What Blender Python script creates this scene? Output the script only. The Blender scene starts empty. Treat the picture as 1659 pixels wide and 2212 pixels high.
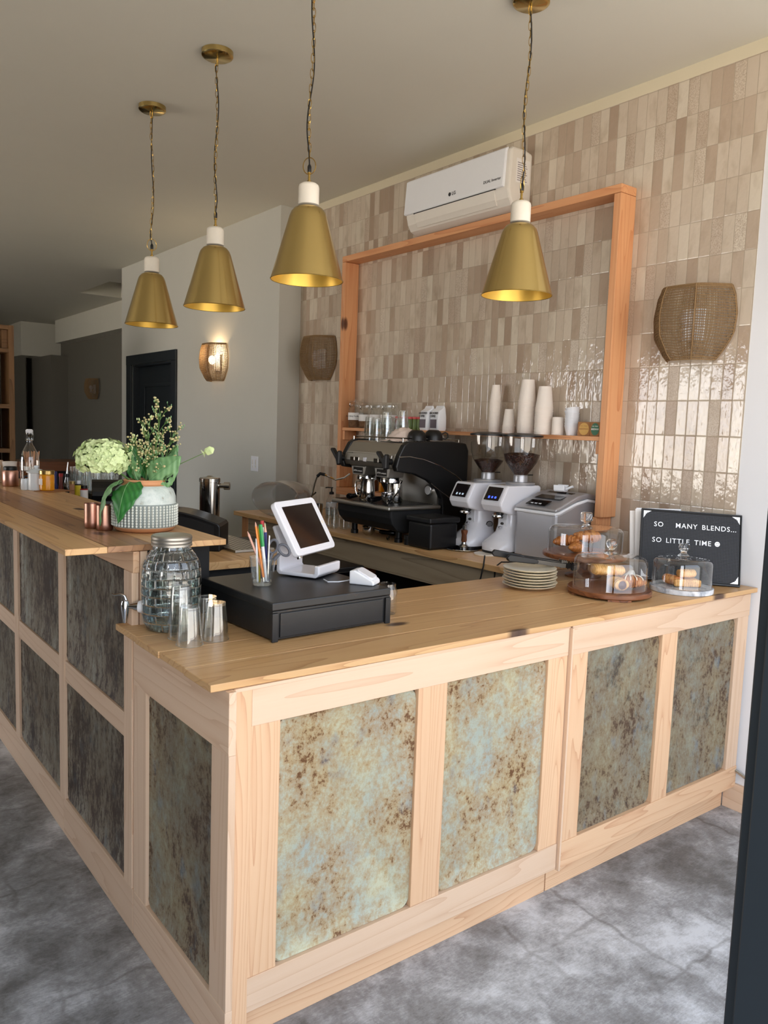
import bpy, math, random
from mathutils import Vector, Matrix, noise
random.seed(7)
PI = math.pi
SC = bpy.context.scene
COL = SC.collection

# ------------------------------------------------------------------ helpers
def lin(r, g, b):
    f = lambda c: (c/255/12.92) if c/255 <= .04045 else ((c/255+.055)/1.055)**2.4
    return (f(r), f(g), f(b), 1)

class MB:
    """collects geometry for ONE mesh object"""
    def __init__(s): s.v = []; s.f = []
    def add(s, vs, fs):
        o = len(s.v); s.v += [tuple(p) for p in vs]; s.f += [tuple(i+o for i in f) for f in fs]; return s
    def box(s, x0, x1, y0, y1, z0, z1):
        return s.add([(x0,y0,z0),(x1,y0,z0),(x1,y1,z0),(x0,y1,z0),(x0,y0,z1),(x1,y0,z1),(x1,y1,z1),(x0,y1,z1)],
                     [(0,3,2,1),(4,5,6,7),(0,1,5,4),(1,2,6,5),(2,3,7,6),(3,0,4,7)])
    def quadprism(s, p, z0, z1):
        n = len(p)
        return s.add([(a,b,z0) for a,b in p]+[(a,b,z1) for a,b in p],
                     [tuple(range(n-1,-1,-1)), tuple(range(n,2*n))]+[(i,(i+1)%n,(i+1)%n+n,i+n) for i in range(n)])
    def prism(s, poly, a, b, axis='y'):
        """extrude a 2D outline; axis x: outline=(y,z), y: outline=(x,z), z: outline=(x,y)"""
        n = len(poly)
        mk = {'x': lambda p,t:(t,p[0],p[1]), 'y': lambda p,t:(p[0],t,p[1]), 'z': lambda p,t:(p[0],p[1],t)}[axis]
        vs = [mk(p,a) for p in poly]+[mk(p,b) for p in poly]
        return s.add(vs, [tuple(range(n-1,-1,-1)), tuple(range(n,2*n))]+[(i,(i+1)%n,(i+1)%n+n,i+n) for i in range(n)])
    def lathe(s, prof, seg=32, c=(0,0,0), ribs=0, rib_d=0, zr=None, sx=1, sy=1):
        o = len(s.v); n = len(prof)
        for r, z in prof:
            for k in range(seg):
                a = 2*PI*k/seg; rr = r
                if ribs and (zr is None or zr[0] <= z <= zr[1]): rr = r*(1+rib_d*math.cos(a*ribs))
                s.v.append((c[0]+rr*math.cos(a)*sx, c[1]+rr*math.sin(a)*sy, c[2]+z))
        for i in range(n-1):
            for k in range(seg):
                a, b = o+i*seg+k, o+i*seg+(k+1)%seg
                s.f.append((a, b, b+seg, a+seg))
        if prof[0][0] > 1e-6: s.f.append(tuple(o+k for k in range(seg-1,-1,-1)))
        if prof[-1][0] > 1e-6: s.f.append(tuple(o+(n-1)*seg+k for k in range(seg)))
        return s
    def shell(s, prof, seg=32, c=(0,0,0), **k):
        """open lathe without caps"""
        o = len(s.f); s.lathe(prof, seg, c, **k)
        s.f = [f for f in s.f[:o]] + [f for f in s.f[o:] if len(f) <= 4]
        return s
    def tube(s, pts, r, seg=8, caps=True, close=False):
        pts = [Vector(p) for p in pts]; n = len(pts); o = len(s.v)
        rs = r if isinstance(r, (list, tuple)) else [r]*n
        up = Vector((0,0,1)); prev = None
        for i, p in enumerate(pts):
            if close: t = pts[(i+1)%n]-pts[i-1]
            else: t = pts[min(i+1,n-1)]-pts[max(i-1,0)]
            t = t.normalized() if t.length > 1e-9 else Vector((0,0,1))
            if prev is None:
                a = up if abs(t.dot(up)) < .9 else Vector((1,0,0))
                u = t.cross(a).normalized()
            else:
                u = (prev - t*prev.dot(t))
                u = u.normalized() if u.length > 1e-6 else t.orthogonal().normalized()
            prev = u; w = t.cross(u)
            for k in range(seg):
                a = 2*PI*k/seg; s.v.append(tuple(p+(u*math.cos(a)+w*math.sin(a))*rs[i]))
        m = n if close else n-1
        for i in range(m):
            for k in range(seg):
                a, b = o+i*seg+k, o+i*seg+(k+1)%seg
                c2, d = o+((i+1)%n)*seg+(k+1)%seg, o+((i+1)%n)*seg+k
                s.f.append((a,b,c2,d))
        if caps and not close:
            s.f.append(tuple(o+k for k in range(seg-1,-1,-1))); s.f.append(tuple(o+(n-1)*seg+k for k in range(seg)))
        return s
    def ball(s, c, r, seg=12, rings=8, sc=(1,1,1)):
        o = len(s.v)
        s.v.append((c[0],c[1],c[2]-r*sc[2]))
        for i in range(1, rings):
            t = -PI/2+PI*i/rings
            for k in range(seg):
                a = 2*PI*k/seg
                s.v.append((c[0]+r*sc[0]*math.cos(t)*math.cos(a), c[1]+r*sc[1]*math.cos(t)*math.sin(a), c[2]+r*sc[2]*math.sin(t)))
        s.v.append((c[0],c[1],c[2]+r*sc[2])); top = len(s.v)-1
        for k in range(seg): s.f.append((o, o+1+(k+1)%seg, o+1+k)); s.f.append((top, top-seg+k, top-seg+(k+1)%seg))
        for i in range(rings-2):
            for k in range(seg):
                a, b = o+1+i*seg+k, o+1+i*seg+(k+1)%seg
                s.f.append((a,b,b+seg,a+seg))
        return s
    def xf(s, M, start=0):
        for i in range(start, len(s.v)): s.v[i] = tuple(M @ Vector(s.v[i]))
        return s
    def build(s, name, m, parent=None, smooth=False, bev=0, sub=0, loc=None, rot=None, solid=0):
        me = bpy.data.meshes.new(name); me.from_pydata(s.v, [], s.f); me.validate(); me.update()
        o = bpy.data.objects.new(name, me); COL.objects.link(o)
        if m: me.materials.append(m)
        if smooth:
            me.polygons.foreach_set('use_smooth', [True]*len(me.polygons))
            try: me.set_sharp_from_angle(angle=math.radians(smooth if smooth is not True else 40))
            except Exception: pass
        if parent is not None: o.parent = parent
        if loc: o.location = loc
        if rot: o.rotation_euler = rot
        if solid:
            md = o.modifiers.new('s','SOLIDIFY'); md.thickness = solid; md.offset = 0
        if bev:
            md = o.modifiers.new('b','BEVEL'); md.width = bev; md.segments = 2; md.limit_method = 'ANGLE'; md.angle_limit = math.radians(40)
        if sub:
            md = o.modifiers.new('u','SUBSURF'); md.levels = sub; md.render_levels = sub
        return o

def tag(o, label, cat, group=None):
    o['label'] = label; o['category'] = cat
    if group: o['group'] = group
    return o
def thing(name, label, cat, loc=(0,0,0), rz=0, group=None):
    o = bpy.data.objects.new(name, None); COL.objects.link(o); o.empty_display_size = .05
    o.location = loc; o.rotation_euler = (0,0,rz)
    return tag(o, label, cat, group)
def struct(o): o['kind'] = 'structure'; return o
def dup(root, loc=None, rz=None, label=None, scale=None):
    r = root.copy(); COL.objects.link(r)
    if loc: r.location = loc
    if rz is not None: r.rotation_euler = (r.rotation_euler[0], r.rotation_euler[1], rz)
    if scale: r.scale = (scale,)*3
    if label: r['label'] = label
    for ch in list(root.children):
        c = ch.copy(); COL.objects.link(c); c.parent = r
        for g in list(ch.children):
            d = g.copy(); COL.objects.link(d); d.parent = c
    return r
def textmesh(txt, size, name, m, parent=None, ext=.0006, M=None, bold=0, align='CENTER', space=1):
    cu = bpy.data.curves.new('t','FONT'); cu.body = txt; cu.size = size; cu.extrude = ext; cu.align_x = align; cu.offset = bold
    cu.space_character = space
    cu.resolution_u = 3
    to = bpy.data.objects.new('t', cu); COL.objects.link(to)
    dg = bpy.context.evaluated_depsgraph_get(); me = bpy.data.meshes.new_from_object(to.evaluated_get(dg))
    COL.objects.unlink(to); bpy.data.objects.remove(to)
    me.materials.clear(); me.materials.append(m)
    if M is not None: me.transform(M)
    o = bpy.data.objects.new(name, me); COL.objects.link(o)
    if parent is not None: o.parent = parent
    return o
def rrect(w, h, r, n=5, cx=0, cy=0):
    p = []
    for sx, sy, a0 in ((1,1,0),(-1,1,90),(-1,-1,180),(1,-1,270)):
        for k in range(n+1):
            a = math.radians(a0+90*k/n)
            p.append((cx+sx*(w/2-r)+r*math.cos(a), cy+sy*(h/2-r)+r*math.sin(a)))
    return p

# ------------------------------------------------------------------ materials
class NT:
    def __init__(s, name):
        s.m = bpy.data.materials.new(name); s.m.use_nodes = True
        s.t = s.m.node_tree; s.t.nodes.clear()
        s.out = s.t.nodes.new('ShaderNodeOutputMaterial')
    def n(s, typ, **kw):
        nd = s.t.nodes.new('ShaderNode'+typ)
        for k, v in kw.items():
            if k.startswith('_'): setattr(nd, k[1:], v)
            else:
                key = int(k[1:]) if k[0] == 'i' and k[1:].isdigit() else k.replace('__',' ')
                if hasattr(v, 'is_output'): s.t.links.new(v, nd.inputs[key])
                else: nd.inputs[key].default_value = v
        return nd
    def link(s, a, b): s.t.links.new(a, b)
    def ramp(s, fac, stops, interp='LINEAR'):
        nd = s.t.nodes.new('ShaderNodeValToRGB'); s.t.links.new(fac, nd.inputs[0]); cr = nd.color_ramp; cr.interpolation = interp
        while len(cr.elements) < len(stops): cr.elements.new(.5)
        for e, (p, c) in zip(cr.elements, stops):
            e.position = p; e.color = c if len(c) == 4 else (*c, 1)
        return nd.outputs[0]
    def mix(s, fac, a, b, blend='MIX'):
        nd = s.t.nodes.new('ShaderNodeMix'); nd.data_type = 'RGBA'; nd.blend_type = blend
        for i, v in ((0, fac), (6, a), (7, b)):
            if hasattr(v, 'is_output'): s.t.links.new(v, nd.inputs[i])
            else: nd.inputs[i].default_value = v
        return nd.outputs[2]
    def math(s, op, a, b=0.0, c=0.0, clamp=False):
        nd = s.t.nodes.new('ShaderNodeMath'); nd.operation = op; nd.use_clamp = clamp
        for i, v in enumerate((a, b, c)):
            if hasattr(v, 'is_output'): s.t.links.new(v, nd.inputs[i])
            else: nd.inputs[i].default_value = v
        return nd.outputs[0]
    def coord(s, scale=(1,1,1), rnd=True, loc=(0,0,0)):
        tc = s.n('TexCoord').outputs['Object']
        if rnd:
            oi = s.n('ObjectInfo').outputs['Random']
            off = s.math('MULTIPLY', oi, 37.0)
            tc = s.n('VectorMath', _operation='ADD', i0=tc, i1=s.n('CombineXYZ', X=off, Y=off, Z=off).outputs[0]).outputs[0]
        mp = s.n('Mapping', Vector=tc); mp.inputs['Scale'].default_value = scale; mp.inputs['Location'].default_value = loc
        return mp.outputs[0]
    def noise(s, vec, scale, detail=3, rough=.55, dist=0):
        nd = s.n('TexNoise', Vector=vec, Scale=scale, Detail=detail, Roughness=rough, Distortion=dist); return nd.outputs['Fac']
    def bump(s, h, strength=.3, dist=.01, nrm=None):
        nd = s.n('Bump', Height=h, Strength=strength, Distance=dist)
        if nrm is not None: s.link(nrm, nd.inputs['Normal'])
        return nd.outputs[0]
    def bsdf(s, color=None, rough=.5, metal=0, normal=None, **kw):
        nd = s.n('BsdfPrincipled')
        for key, v in (('Base Color', color), ('Roughness', rough), ('Metallic', metal), ('Normal', normal)):
            if v is None: continue
            if hasattr(v, 'is_output'): s.link(v, nd.inputs[key])
            else: nd.inputs[key].default_value = v
        for k, v in kw.items():
            k = k.replace('__',' ')
            if hasattr(v, 'is_output'): s.link(v, nd.inputs[k])
            else: nd.inputs[k].default_value = v
        s.link(nd.outputs[0], s.out.inputs[0]); return nd

def plain(name, col, rough=.5, metal=0, var=.06, nscale=30, bump=0, **kw):
    """a paint / plastic / metal colour with slight procedural unevenness"""
    s = NT(name); c = s.coord(rnd=True)
    nz = s.noise(c, nscale, 3)
    dark = tuple(x*(1-var) for x in col[:3])+(1,); lite = tuple(min(1,x*(1+var)) for x in col[:3])+(1,)
    cc = s.mix(nz, dark, lite)
    nr = s.bump(nz, bump, .002) if bump else None
    s.bsdf(cc, rough, metal, nr, **kw); return s.m

def wood(name, lo, mid, hi, axis='x', rings=9, rough=.5, stretch=.055, knots=.25, knotc=lin(95,55,35), scale=1.0, coat=0, var=.25, fine=.35, kz=1.0):
    s = NT(name)
    k = {'x': (stretch,1,1), 'y': (1,stretch,1), 'z': (1,1,stretch)}[axis]
    base = s.coord(rnd=True); oi = s.n('ObjectInfo').outputs['Random']
    mp = s.n('Mapping', Vector=base); mp.inputs['Scale'].default_value = tuple(q*scale for q in k); v = mp.outputs[0]
    n1 = s.noise(v, 6.5, 2, .45)
    w = s.math('FRACT', s.math('MULTIPLY', n1, rings*2.4))
    band = s.math('POWER', w, 3.0)
    n2 = s.noise(v, 190, 2, .6)
    f = s.math('ADD', s.math('MULTIPLY', band, .62), s.math('MULTIPLY', n2, fine), clamp=True)
    col = s.ramp(f, [(0, hi), (.55, mid), (1, lo)])
    big = s.noise(v, 2.2, 1)
    tint = s.math('ADD', s.math('MULTIPLY', oi, var), s.math('MULTIPLY', big, .25))
    col = s.mix(s.math('SUBTRACT', tint, .12, clamp=True), col, tuple(c*.62 for c in lo[:3])+(1,))
    if knots:
        sp = s.n('SeparateXYZ', Vector=base); X_, Y_, Z_ = sp.outputs
        if kz < 1: p, q = (X_, Y_)          # knots seen on the flat top of a plank
        else: p, q = (s.math('ADD', X_, Y_), Z_)   # knots on upright boards
        along = 'q' if (axis == 'z' or (kz < 1 and axis == 'y')) else 'p'
        p = s.math('MULTIPLY', p, .45 if along == 'p' else 1.0); q = s.math('MULTIPLY', q, .45 if along == 'q' else 1.0)
        vo = s.n('TexVoronoi', _voronoi_dimensions='2D', Vector=s.n('CombineXYZ', X=p, Y=q, Z=0.0).outputs[0], Scale=4.2)
        d = vo.outputs['Distance']
        on = s.math('LESS_THAN', s.n('SeparateColor', Color=vo.outputs['Color']).outputs[0], knots)
        kf = s.math('MULTIPLY', on, s.ramp(d, [(0,(1,1,1)), (.055,(.9,.9,.9)), (.1,(0,0,0))]))
        col = s.mix(kf, col, knotc)
    s.bsdf(col, rough, 0, s.bump(f, .12, .0015), **({'Coat__Weight': coat, 'Coat__Roughness': .3} if coat else {}))
    return s.m

def thin_glass(name, tint=(1,1,1,1), ior=1.5, rough=0.0, extra=0.03, pw=5.0):
    s = NT(name)
    fc = s.n('LayerWeight', Blend=.5).outputs['Facing']; f0 = ((ior-1)/(ior+1))**2
    fr = s.math('ADD', f0, s.math('MULTIPLY', s.math('POWER', fc, pw), 1-f0))
    f = s.math('ADD', fr, extra, clamp=True)
    tr = s.n('BsdfTransparent', Color=tint).outputs[0]; gl = s.n('BsdfGlossy', Color=(1,1,1,1), Roughness=rough).outputs[0]
    mx = s.n('MixShader', i0=f, i1=tr, i2=gl); s.link(mx.outputs[0], s.out.inputs[0]); return s.m
def real_glass(name, tint=(1,1,1,1), ior=1.45, rough=0.0):
    s = NT(name); s.bsdf(tint, rough, 0, None, Transmission__Weight=1.0, IOR=ior); return s.m

def brushed(name, col, rough=.3, sc=(1,1,60), amt=.2, metal=1, aniso=0, arot=0.0):
    s = NT(name); c = s.coord(sc); n = s.noise(c, 14, 3, .6)
    cc = s.mix(n, tuple(x*(1-amt) for x in col[:3])+(1,), col)
    rr = s.math('ADD', rough-.06, s.math('MULTIPLY', n, .02 if aniso else .14))
    kw = {}
    if aniso: kw = {'Anisotropic': aniso, 'Tangent': s.n('Tangent', _direction_type='RADIAL', _axis='Z').outputs[0], 'Anisotropic__Rotation': arot}
    s.bsdf(cc, rr, metal, None if aniso else s.bump(n, .04, .001), **kw); return s.m

def rusty(name, base, base2, ochre, brown, amount=.5, dark=.5, streak=1.0, blue=lin(120,140,150)):
    s = NT(name)
    c = s.coord((1,1,1/streak))
    a = s.noise(c, 7, 6, .62); b = s.noise(c, 40, 8, .78); d = s.noise(c, 120, 6, .8); e = s.noise(c, 5.5, 5, .6)
    col = s.mix(s.ramp(a, [(.35,(0,0,0)),(.65,(1,1,1))]), base, base2)
    fr = s.math('ADD', s.math('MULTIPLY', b, .6), s.math('ADD', s.math('MULTIPLY', e, .35), s.math('MULTIPLY', d, .28)))
    t = .86-amount*.32
    r1 = s.ramp(fr, [(max(0,t-.15),(0,0,0)), (t-.035,(.55,.55,.55)), (min(1,t+.1),(1,1,1))])
    col = s.mix(r1, col, ochre)
    r2 = s.ramp(fr, [(t+.0,(0,0,0)), (t+.045,(1,1,1))])
    col = s.mix(s.math('MULTIPLY', r2, .9), col, brown)
    c2 = s.coord((1,1,1/streak), True, (9,3,5)); g = s.noise(c2, 26, 8, .8); h = s.noise(c2, 5, 5, .6)
    r3 = s.ramp(s.math('ADD', s.math('MULTIPLY', g, .6), s.math('MULTIPLY', h, .5)), [(.72-dark*.22,(0,0,0)), (.80-dark*.2,(1,1,1))])
    col = s.mix(s.math('MULTIPLY', r3, .85), col, lin(38,26,20))
    c3 = s.coord((1,1,.6), True, (4,8,1)); q = s.noise(c3, 15, 3, .55)
    col = s.mix(s.ramp(q, [(.60,(0,0,0)),(.74,(.45,.45,.45))]), col, blue)
    s.bsdf(col, s.ramp(fr, [(.4,(.34,)*3),(.7,(.6,)*3)]), .12, s.bump(s.math('ADD', s.math('MULTIPLY', a, 1.2), s.math('MULTIPLY', b, .25)), .45, .006))
    return s.m

M = {}
P1, P2, P3 = lin(215,172,132), lin(238,200,162), lin(246,214,178)
for ax in 'xyz':
    M['pine_'+ax] = wood('pine_'+ax, lin(198,160,130), lin(214,182,152), lin(221,192,164), ax, rings=6, rough=.62, knots=.22, var=.12)
    M['fir_'+ax] = wood('fir_'+ax, lin(190,138,102), lin(216,174,136), lin(225,188,150), ax, rings=10, rough=.6, knots=.06, var=.12)
    M['amber_'+ax] = wood('amber_'+ax, lin(168,118,72), lin(212,166,112), lin(224,184,130), ax, rings=7, rough=.4, knots=.3, knotc=lin(64,38,26), var=.30, coat=.12, kz=.05)
    M['frame_'+ax] = wood('frame_'+ax, lin(190,120,74), lin(214,150,102), lin(224,166,118), ax, rings=7, rough=.55, knots=.16, knotc=lin(80,38,18), var=.1)
    M['grey_'+ax] = wood('grey_'+ax, lin(120,104,84), lin(168,150,124), lin(186,168,140), ax, rings=6, rough=.75, knots=.15, var=.1)
M['bartop_y'] = wood('bartop_y', lin(160,112,70), lin(206,160,108), lin(220,178,124), 'y', rings=5, rough=.4, knots=.12, knotc=lin(60,36,26), var=.25, coat=.1, kz=.05)
M['dark_y'] = wood('dark_y', lin(96,62,38), lin(152,108,72), lin(172,128,88), 'y', rings=6, rough=.4, knots=.35, knotc=lin(40,26,20), var=.1, coat=.1, kz=.05)
for ax in 'xz': M['shade_wood_'+ax] = wood('shade_wood_'+ax, lin(84,56,32), lin(128,92,56), lin(144,106,68), ax, rings=6, rough=.6, knots=.1, var=.1)  # bookcase wood, darkened in its colour to stand for the dim back room
M['acacia'] = wood('acacia', lin(58,30,18), lin(120,70,40), lin(150,92,54), 'x', rings=6, rough=.35, knots=.1, var=.3, coat=.3)
M['steam'] = wood('walnut', lin(60,30,18), lin(105,60,36), lin(130,78,48), 'z', rings=6, rough=.4, knots=0)
M['rust_light'] = rusty('rust_light', lin(158,170,164), lin(184,184,156), lin(160,118,58), lin(92,56,28), .57, .16, 1.15)
M['rust_mid'] = rusty('rust_mid', lin(124,130,122), lin(146,142,118), lin(116,88,54), lin(68,48,34), .66, .55, 1.4)
M['rust_dark'] = rusty('rust_dark', lin(150,154,144), lin(118,114,100), lin(104,82,56), lin(58,42,32), .78, .62, 2.4, lin(100,110,114))
def scuffed():
    s = NT('scuffed_black_wood'); c = s.coord((.5,1,1)); n = s.noise(c, 9, 6, .75); f = s.noise(c, 40, 4, .7)
    col = s.mix(f, lin(18,19,21), lin(34,35,37)); e = s.ramp(s.math('ADD', s.math('MULTIPLY', n, .8), s.math('MULTIPLY', f, .25)), [(.62,(0,0,0)),(.74,(.7,.7,.7))])
    s.bsdf(s.mix(e, col, lin(84,62,40)), .40, 0, s.bump(f, .1, .001)); return s.m
M['black_wood'] = scuffed()
M['black'] = plain('black_plastic', lin(9,9,11), .42)
M['black_gloss'] = plain('black_gloss', lin(8,8,10), .12)
M['black_matte'] = plain('black_matte', lin(14,14,16), .7)
M['navy_black'] = plain('navy_black_paint', lin(26,34,40), .45)
M['white_plastic'] = plain('white_plastic', lin(236,238,242), .28, 0, .01)
M['white_gloss'] = plain('white_gloss', lin(232,232,238), .15, 0, .01, Coat__Weight=.5)
M['cream_plastic'] = plain('cream_plastic', lin(226,220,210), .38, 0, .02)
M['paper'] = plain('paper', lin(236,232,228), .8, 0, .03)
M['cup_paper'] = plain('cup_paper', lin(236,226,216), .75, 0, .02)
M['ceramic'] = plain('cream_ceramic', lin(226,216,192), .3, 0, .04)
M['marble'] = plain('white_marble', lin(236,228,214), .3, 0, .08, 14)
M['steel'] = plain('polished_steel', lin(190,188,184), .12, 1)
M['steel_dull'] = brushed('brushed_steel', lin(188,184,176), .42)
M['silver_paint'] = brushed('silver_paint', lin(186,186,190), .36, (60,60,1), .1, .55)
M['chrome'] = plain('chrome', lin(215,215,218), .06, 1)
M['brass'] = brushed('brushed_brass', lin(206,180,118), .24, (1,1,40), .04, 1, .8, 0.25)
M['brass_polish'] = plain('polished_brass', lin(196,162,90), .2, 1)
M['gold_inner'] = plain('gold_leaf_inside', lin(250,206,96), .38, .55, .06, 40)
M['copper'] = brushed('copper', lin(228,176,156), .33, (8,8,8), .25)
M['glass'] = thin_glass('clear_glass', (.97,.98,.975,1), 1.5, 0, .035, 3.6)
M['glass_hopper'] = thin_glass('tinted_hopper', (.90,.89,.87,1), 1.5, .02, .05)
M['glass_soft'] = thin_glass('clear_glass_heavy', (.955,.965,.96,1), 1.55, .02, .06, 3.2)
M['glass_grey'] = thin_glass('smoky_plastic', (.84,.84,.84,1), 1.45, .3, .10)
M['solid_glass'] = real_glass('solid_glass')
M['water'] = thin_glass('water', (.88,.93,.93,1), 1.33, 0, .02)
M['screen'] = plain('dark_glass_screen', lin(20,12,14), .08)
M['red'] = plain('red_plastic', lin(170,30,30), .4)
M['orange'] = plain('orange_paint', lin(240,140,50), .4)
M['green'] = plain('green_plastic', lin(50,150,80), .4)
M['pencil'] = plain('natural_pencil', lin(222,170,150), .5)
M['scissor'] = plain('grey_rubber', lin(92,94,102), .6)
M['blue'] = plain('dark_blue', lin(36,44,110), .4)
M['yellow'] = plain('yellow_label', lin(214,190,40), .6)
M['honey'] = plain('honey', lin(226,150,24), .2, 0, .25, 60, Subsurface__Weight=.2)
M['gold_lid'] = plain('gold_lid', lin(200,170,110), .3, 1)
M['terracotta'] = plain('bare_clay', lin(206,150,106), .7, 0, .1)
M['cloth'] = plain('cream_cloth', lin(222,204,192), .9, 0, .08, 50, .2)
M['grey_cloth'] = plain('grey_cloth', lin(170,164,156), .9, 0, .08, 50, .2)
M['cord'] = plain('black_cord', lin(20,18,18), .6)
M['white_cord'] = plain('white_cord', lin(225,228,235), .4)
M['kraft'] = plain('kraft_card', lin(150,104,62), .8)
M['stir'] = plain('wood_stirrer', lin(206,150,110), .7, 0, .15)
M['seal_green'] = plain('green_print', lin(60,110,84), .6)
M['seal_tan'] = plain('tan_print', lin(190,150,80), .6)
M['ink'] = plain('ink', lin(40,40,44), .6)
M['grey_print'] = plain('grey_print', lin(110,100,108), .7)
M['tea'] = plain('dried_tea', lin(120,84,56), .9, 0, .4, 120)
M['tomato'] = plain('red_preserve', lin(120,50,36), .4, 0, .2)
M['pickle'] = plain('green_preserve', lin(96,116,60), .4, 0, .2)
M['lid_red'] = plain('gingham_lid', lin(220,90,90), .5, 0, .5, 300)
M['enamel'] = plain('white_enamel', lin(222,228,232), .18, 0, .01)
M['blue_rim'] = plain('navy_rim', lin(40,52,66), .4)
M['steel_dark'] = plain('dark_steel', lin(70,68,66), .28, .9)

def beans():
    s = NT('coffee_beans'); c = s.coord()
    v = s.n('TexVoronoi', Vector=c, Scale=130.0)
    col = s.ramp(v.outputs['Distance'], [(0, lin(86,48,36)), (.45, lin(58,30,24)), (.8, lin(16,9,8))])
    s.bsdf(col, .35, 0, s.bump(v.outputs['Distance'], .9, .004)); return s.m
M['beans'] = beans()
def marble_slab():
    s = NT('grey_marble'); c = s.coord()
    n = s.noise(c, 14, 5, .6, 1.2)
    s.bsdf(s.ramp(n, [(.3, lin(120,128,140)), (.5, lin(196,200,206)), (.7, lin(226,228,230))]), .25); return s.m
M['marble_grey'] = marble_slab()
def pastry(name, a, b, c0):
    s = NT(name); c = s.coord()
    n = s.noise(c, 24, 4, .6, .6); w = s.n('TexWave', Vector=c, Scale=38.0, Distortion=4.0, Detail=2.0); w.inputs['Detail Scale'].default_value = 1.5
    col = s.ramp(s.math('ADD', s.math('MULTIPLY', n, .8), s.math('MULTIPLY', w.outputs['Fac'], .12)), [(.28, a), (.5, b), (.72, c0)])
    s.bsdf(col, .45, 0, s.bump(w.outputs['Fac'], .22, .003)); return s.m
M['croissant'] = pastry('croissant_crust', lin(120,62,26), lin(190,118,56), lin(228,176,108))
M['pastry_pale'] = pastry('pale_pastry', lin(170,110,54), lin(222,172,104), lin(240,210,158))
M['filling'] = plain('dark_filling', lin(80,40,38), .3)
def leafmat(name, a, b, rough=.45):
    s = NT(name); c = s.coord((1,1,1), True); n = s.noise(c, 25, 3)
    w = s.n('TexWave', Vector=s.coord((1,1,1), False), Scale=22.0, Distortion=1.5)
    s.bsdf(s.mix(s.math('MULTIPLY', s.math('ADD', n, w.outputs['Fac']), .5), a, b), rough, 0, s.bump(w.outputs['Fac'], .3, .002), Transmission__Weight=0.0, Subsurface__Weight=.0); return s.m
M['leaf'] = leafmat('green_leaf', lin(30,92,38), lin(58,134,58))
M['leaf_pale'] = leafmat('pale_leaf', lin(96,142,90), lin(134,176,122))
M['petal'] = plain('hydrangea_petal', lin(214,230,170), .6, 0, .14, 60)
M['seedhead'] = plain('cream_seedhead', lin(202,190,140), .8, 0, .15)
M['stem'] = plain('green_stem', lin(92,128,62), .6)
def vasem():
    s = NT('glazed_stoneware'); c = s.coord(); n = s.noise(c, 30, 6, .7)
    s.bsdf(s.ramp(n, [(.3, lin(150,140,120)), (.42, lin(192,204,198)), (.6, lin(214,222,216))]), .4, 0, s.bump(n, .2, .002)); return s.m
M['glaze'] = vasem()
M['glaze_dot'] = plain('glaze_dot', lin(222,226,216), .35)
M['glaze_dark'] = plain('glaze_groove', lin(128,138,134), .5)
def weave():
    s = NT('woven_cord'); c = s.coord(); n = s.noise(c, 200, 2)
    s.bsdf(s.mix(n, lin(96,72,46), lin(160,128,86)), .8); return s.m
M['weave'] = weave()
def emis(name, col, st):
    s = NT(name); e = s.n('Emission', Color=col, Strength=st); s.link(e.outputs[0], s.out.inputs[0]); return s.m
M['bulb'] = emis('bulb_glow', (1,.72,.4,1), 14)
M['led_blue'] = emis('blue_digits', (.05,.1,1,1), 3)
M['led_white'] = emis('screen_icons', (.7,.85,1,1), .8)
M['led_green'] = emis('green_digits', (.1,1,.5,1), .6)

# painted walls / ceiling
def paint(name, col, var=.05, rough=.75):
    s = NT(name); c = s.n('TexCoord').outputs['Object']
    n = s.noise(c, 3, 4, .6); f = s.noise(c, 260, 2)
    s.bsdf(s.mix(n, tuple(x*(1-var) for x in col[:3])+(1,), col), rough, 0, s.bump(f, .06, .002)); return s.m
M['ceil'] = paint('ceiling_paint', lin(220,217,204))
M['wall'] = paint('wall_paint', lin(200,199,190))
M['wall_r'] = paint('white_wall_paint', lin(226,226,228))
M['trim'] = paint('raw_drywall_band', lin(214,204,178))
M['dark_wall'] = paint('back_room_paint', lin(118,114,104))

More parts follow.
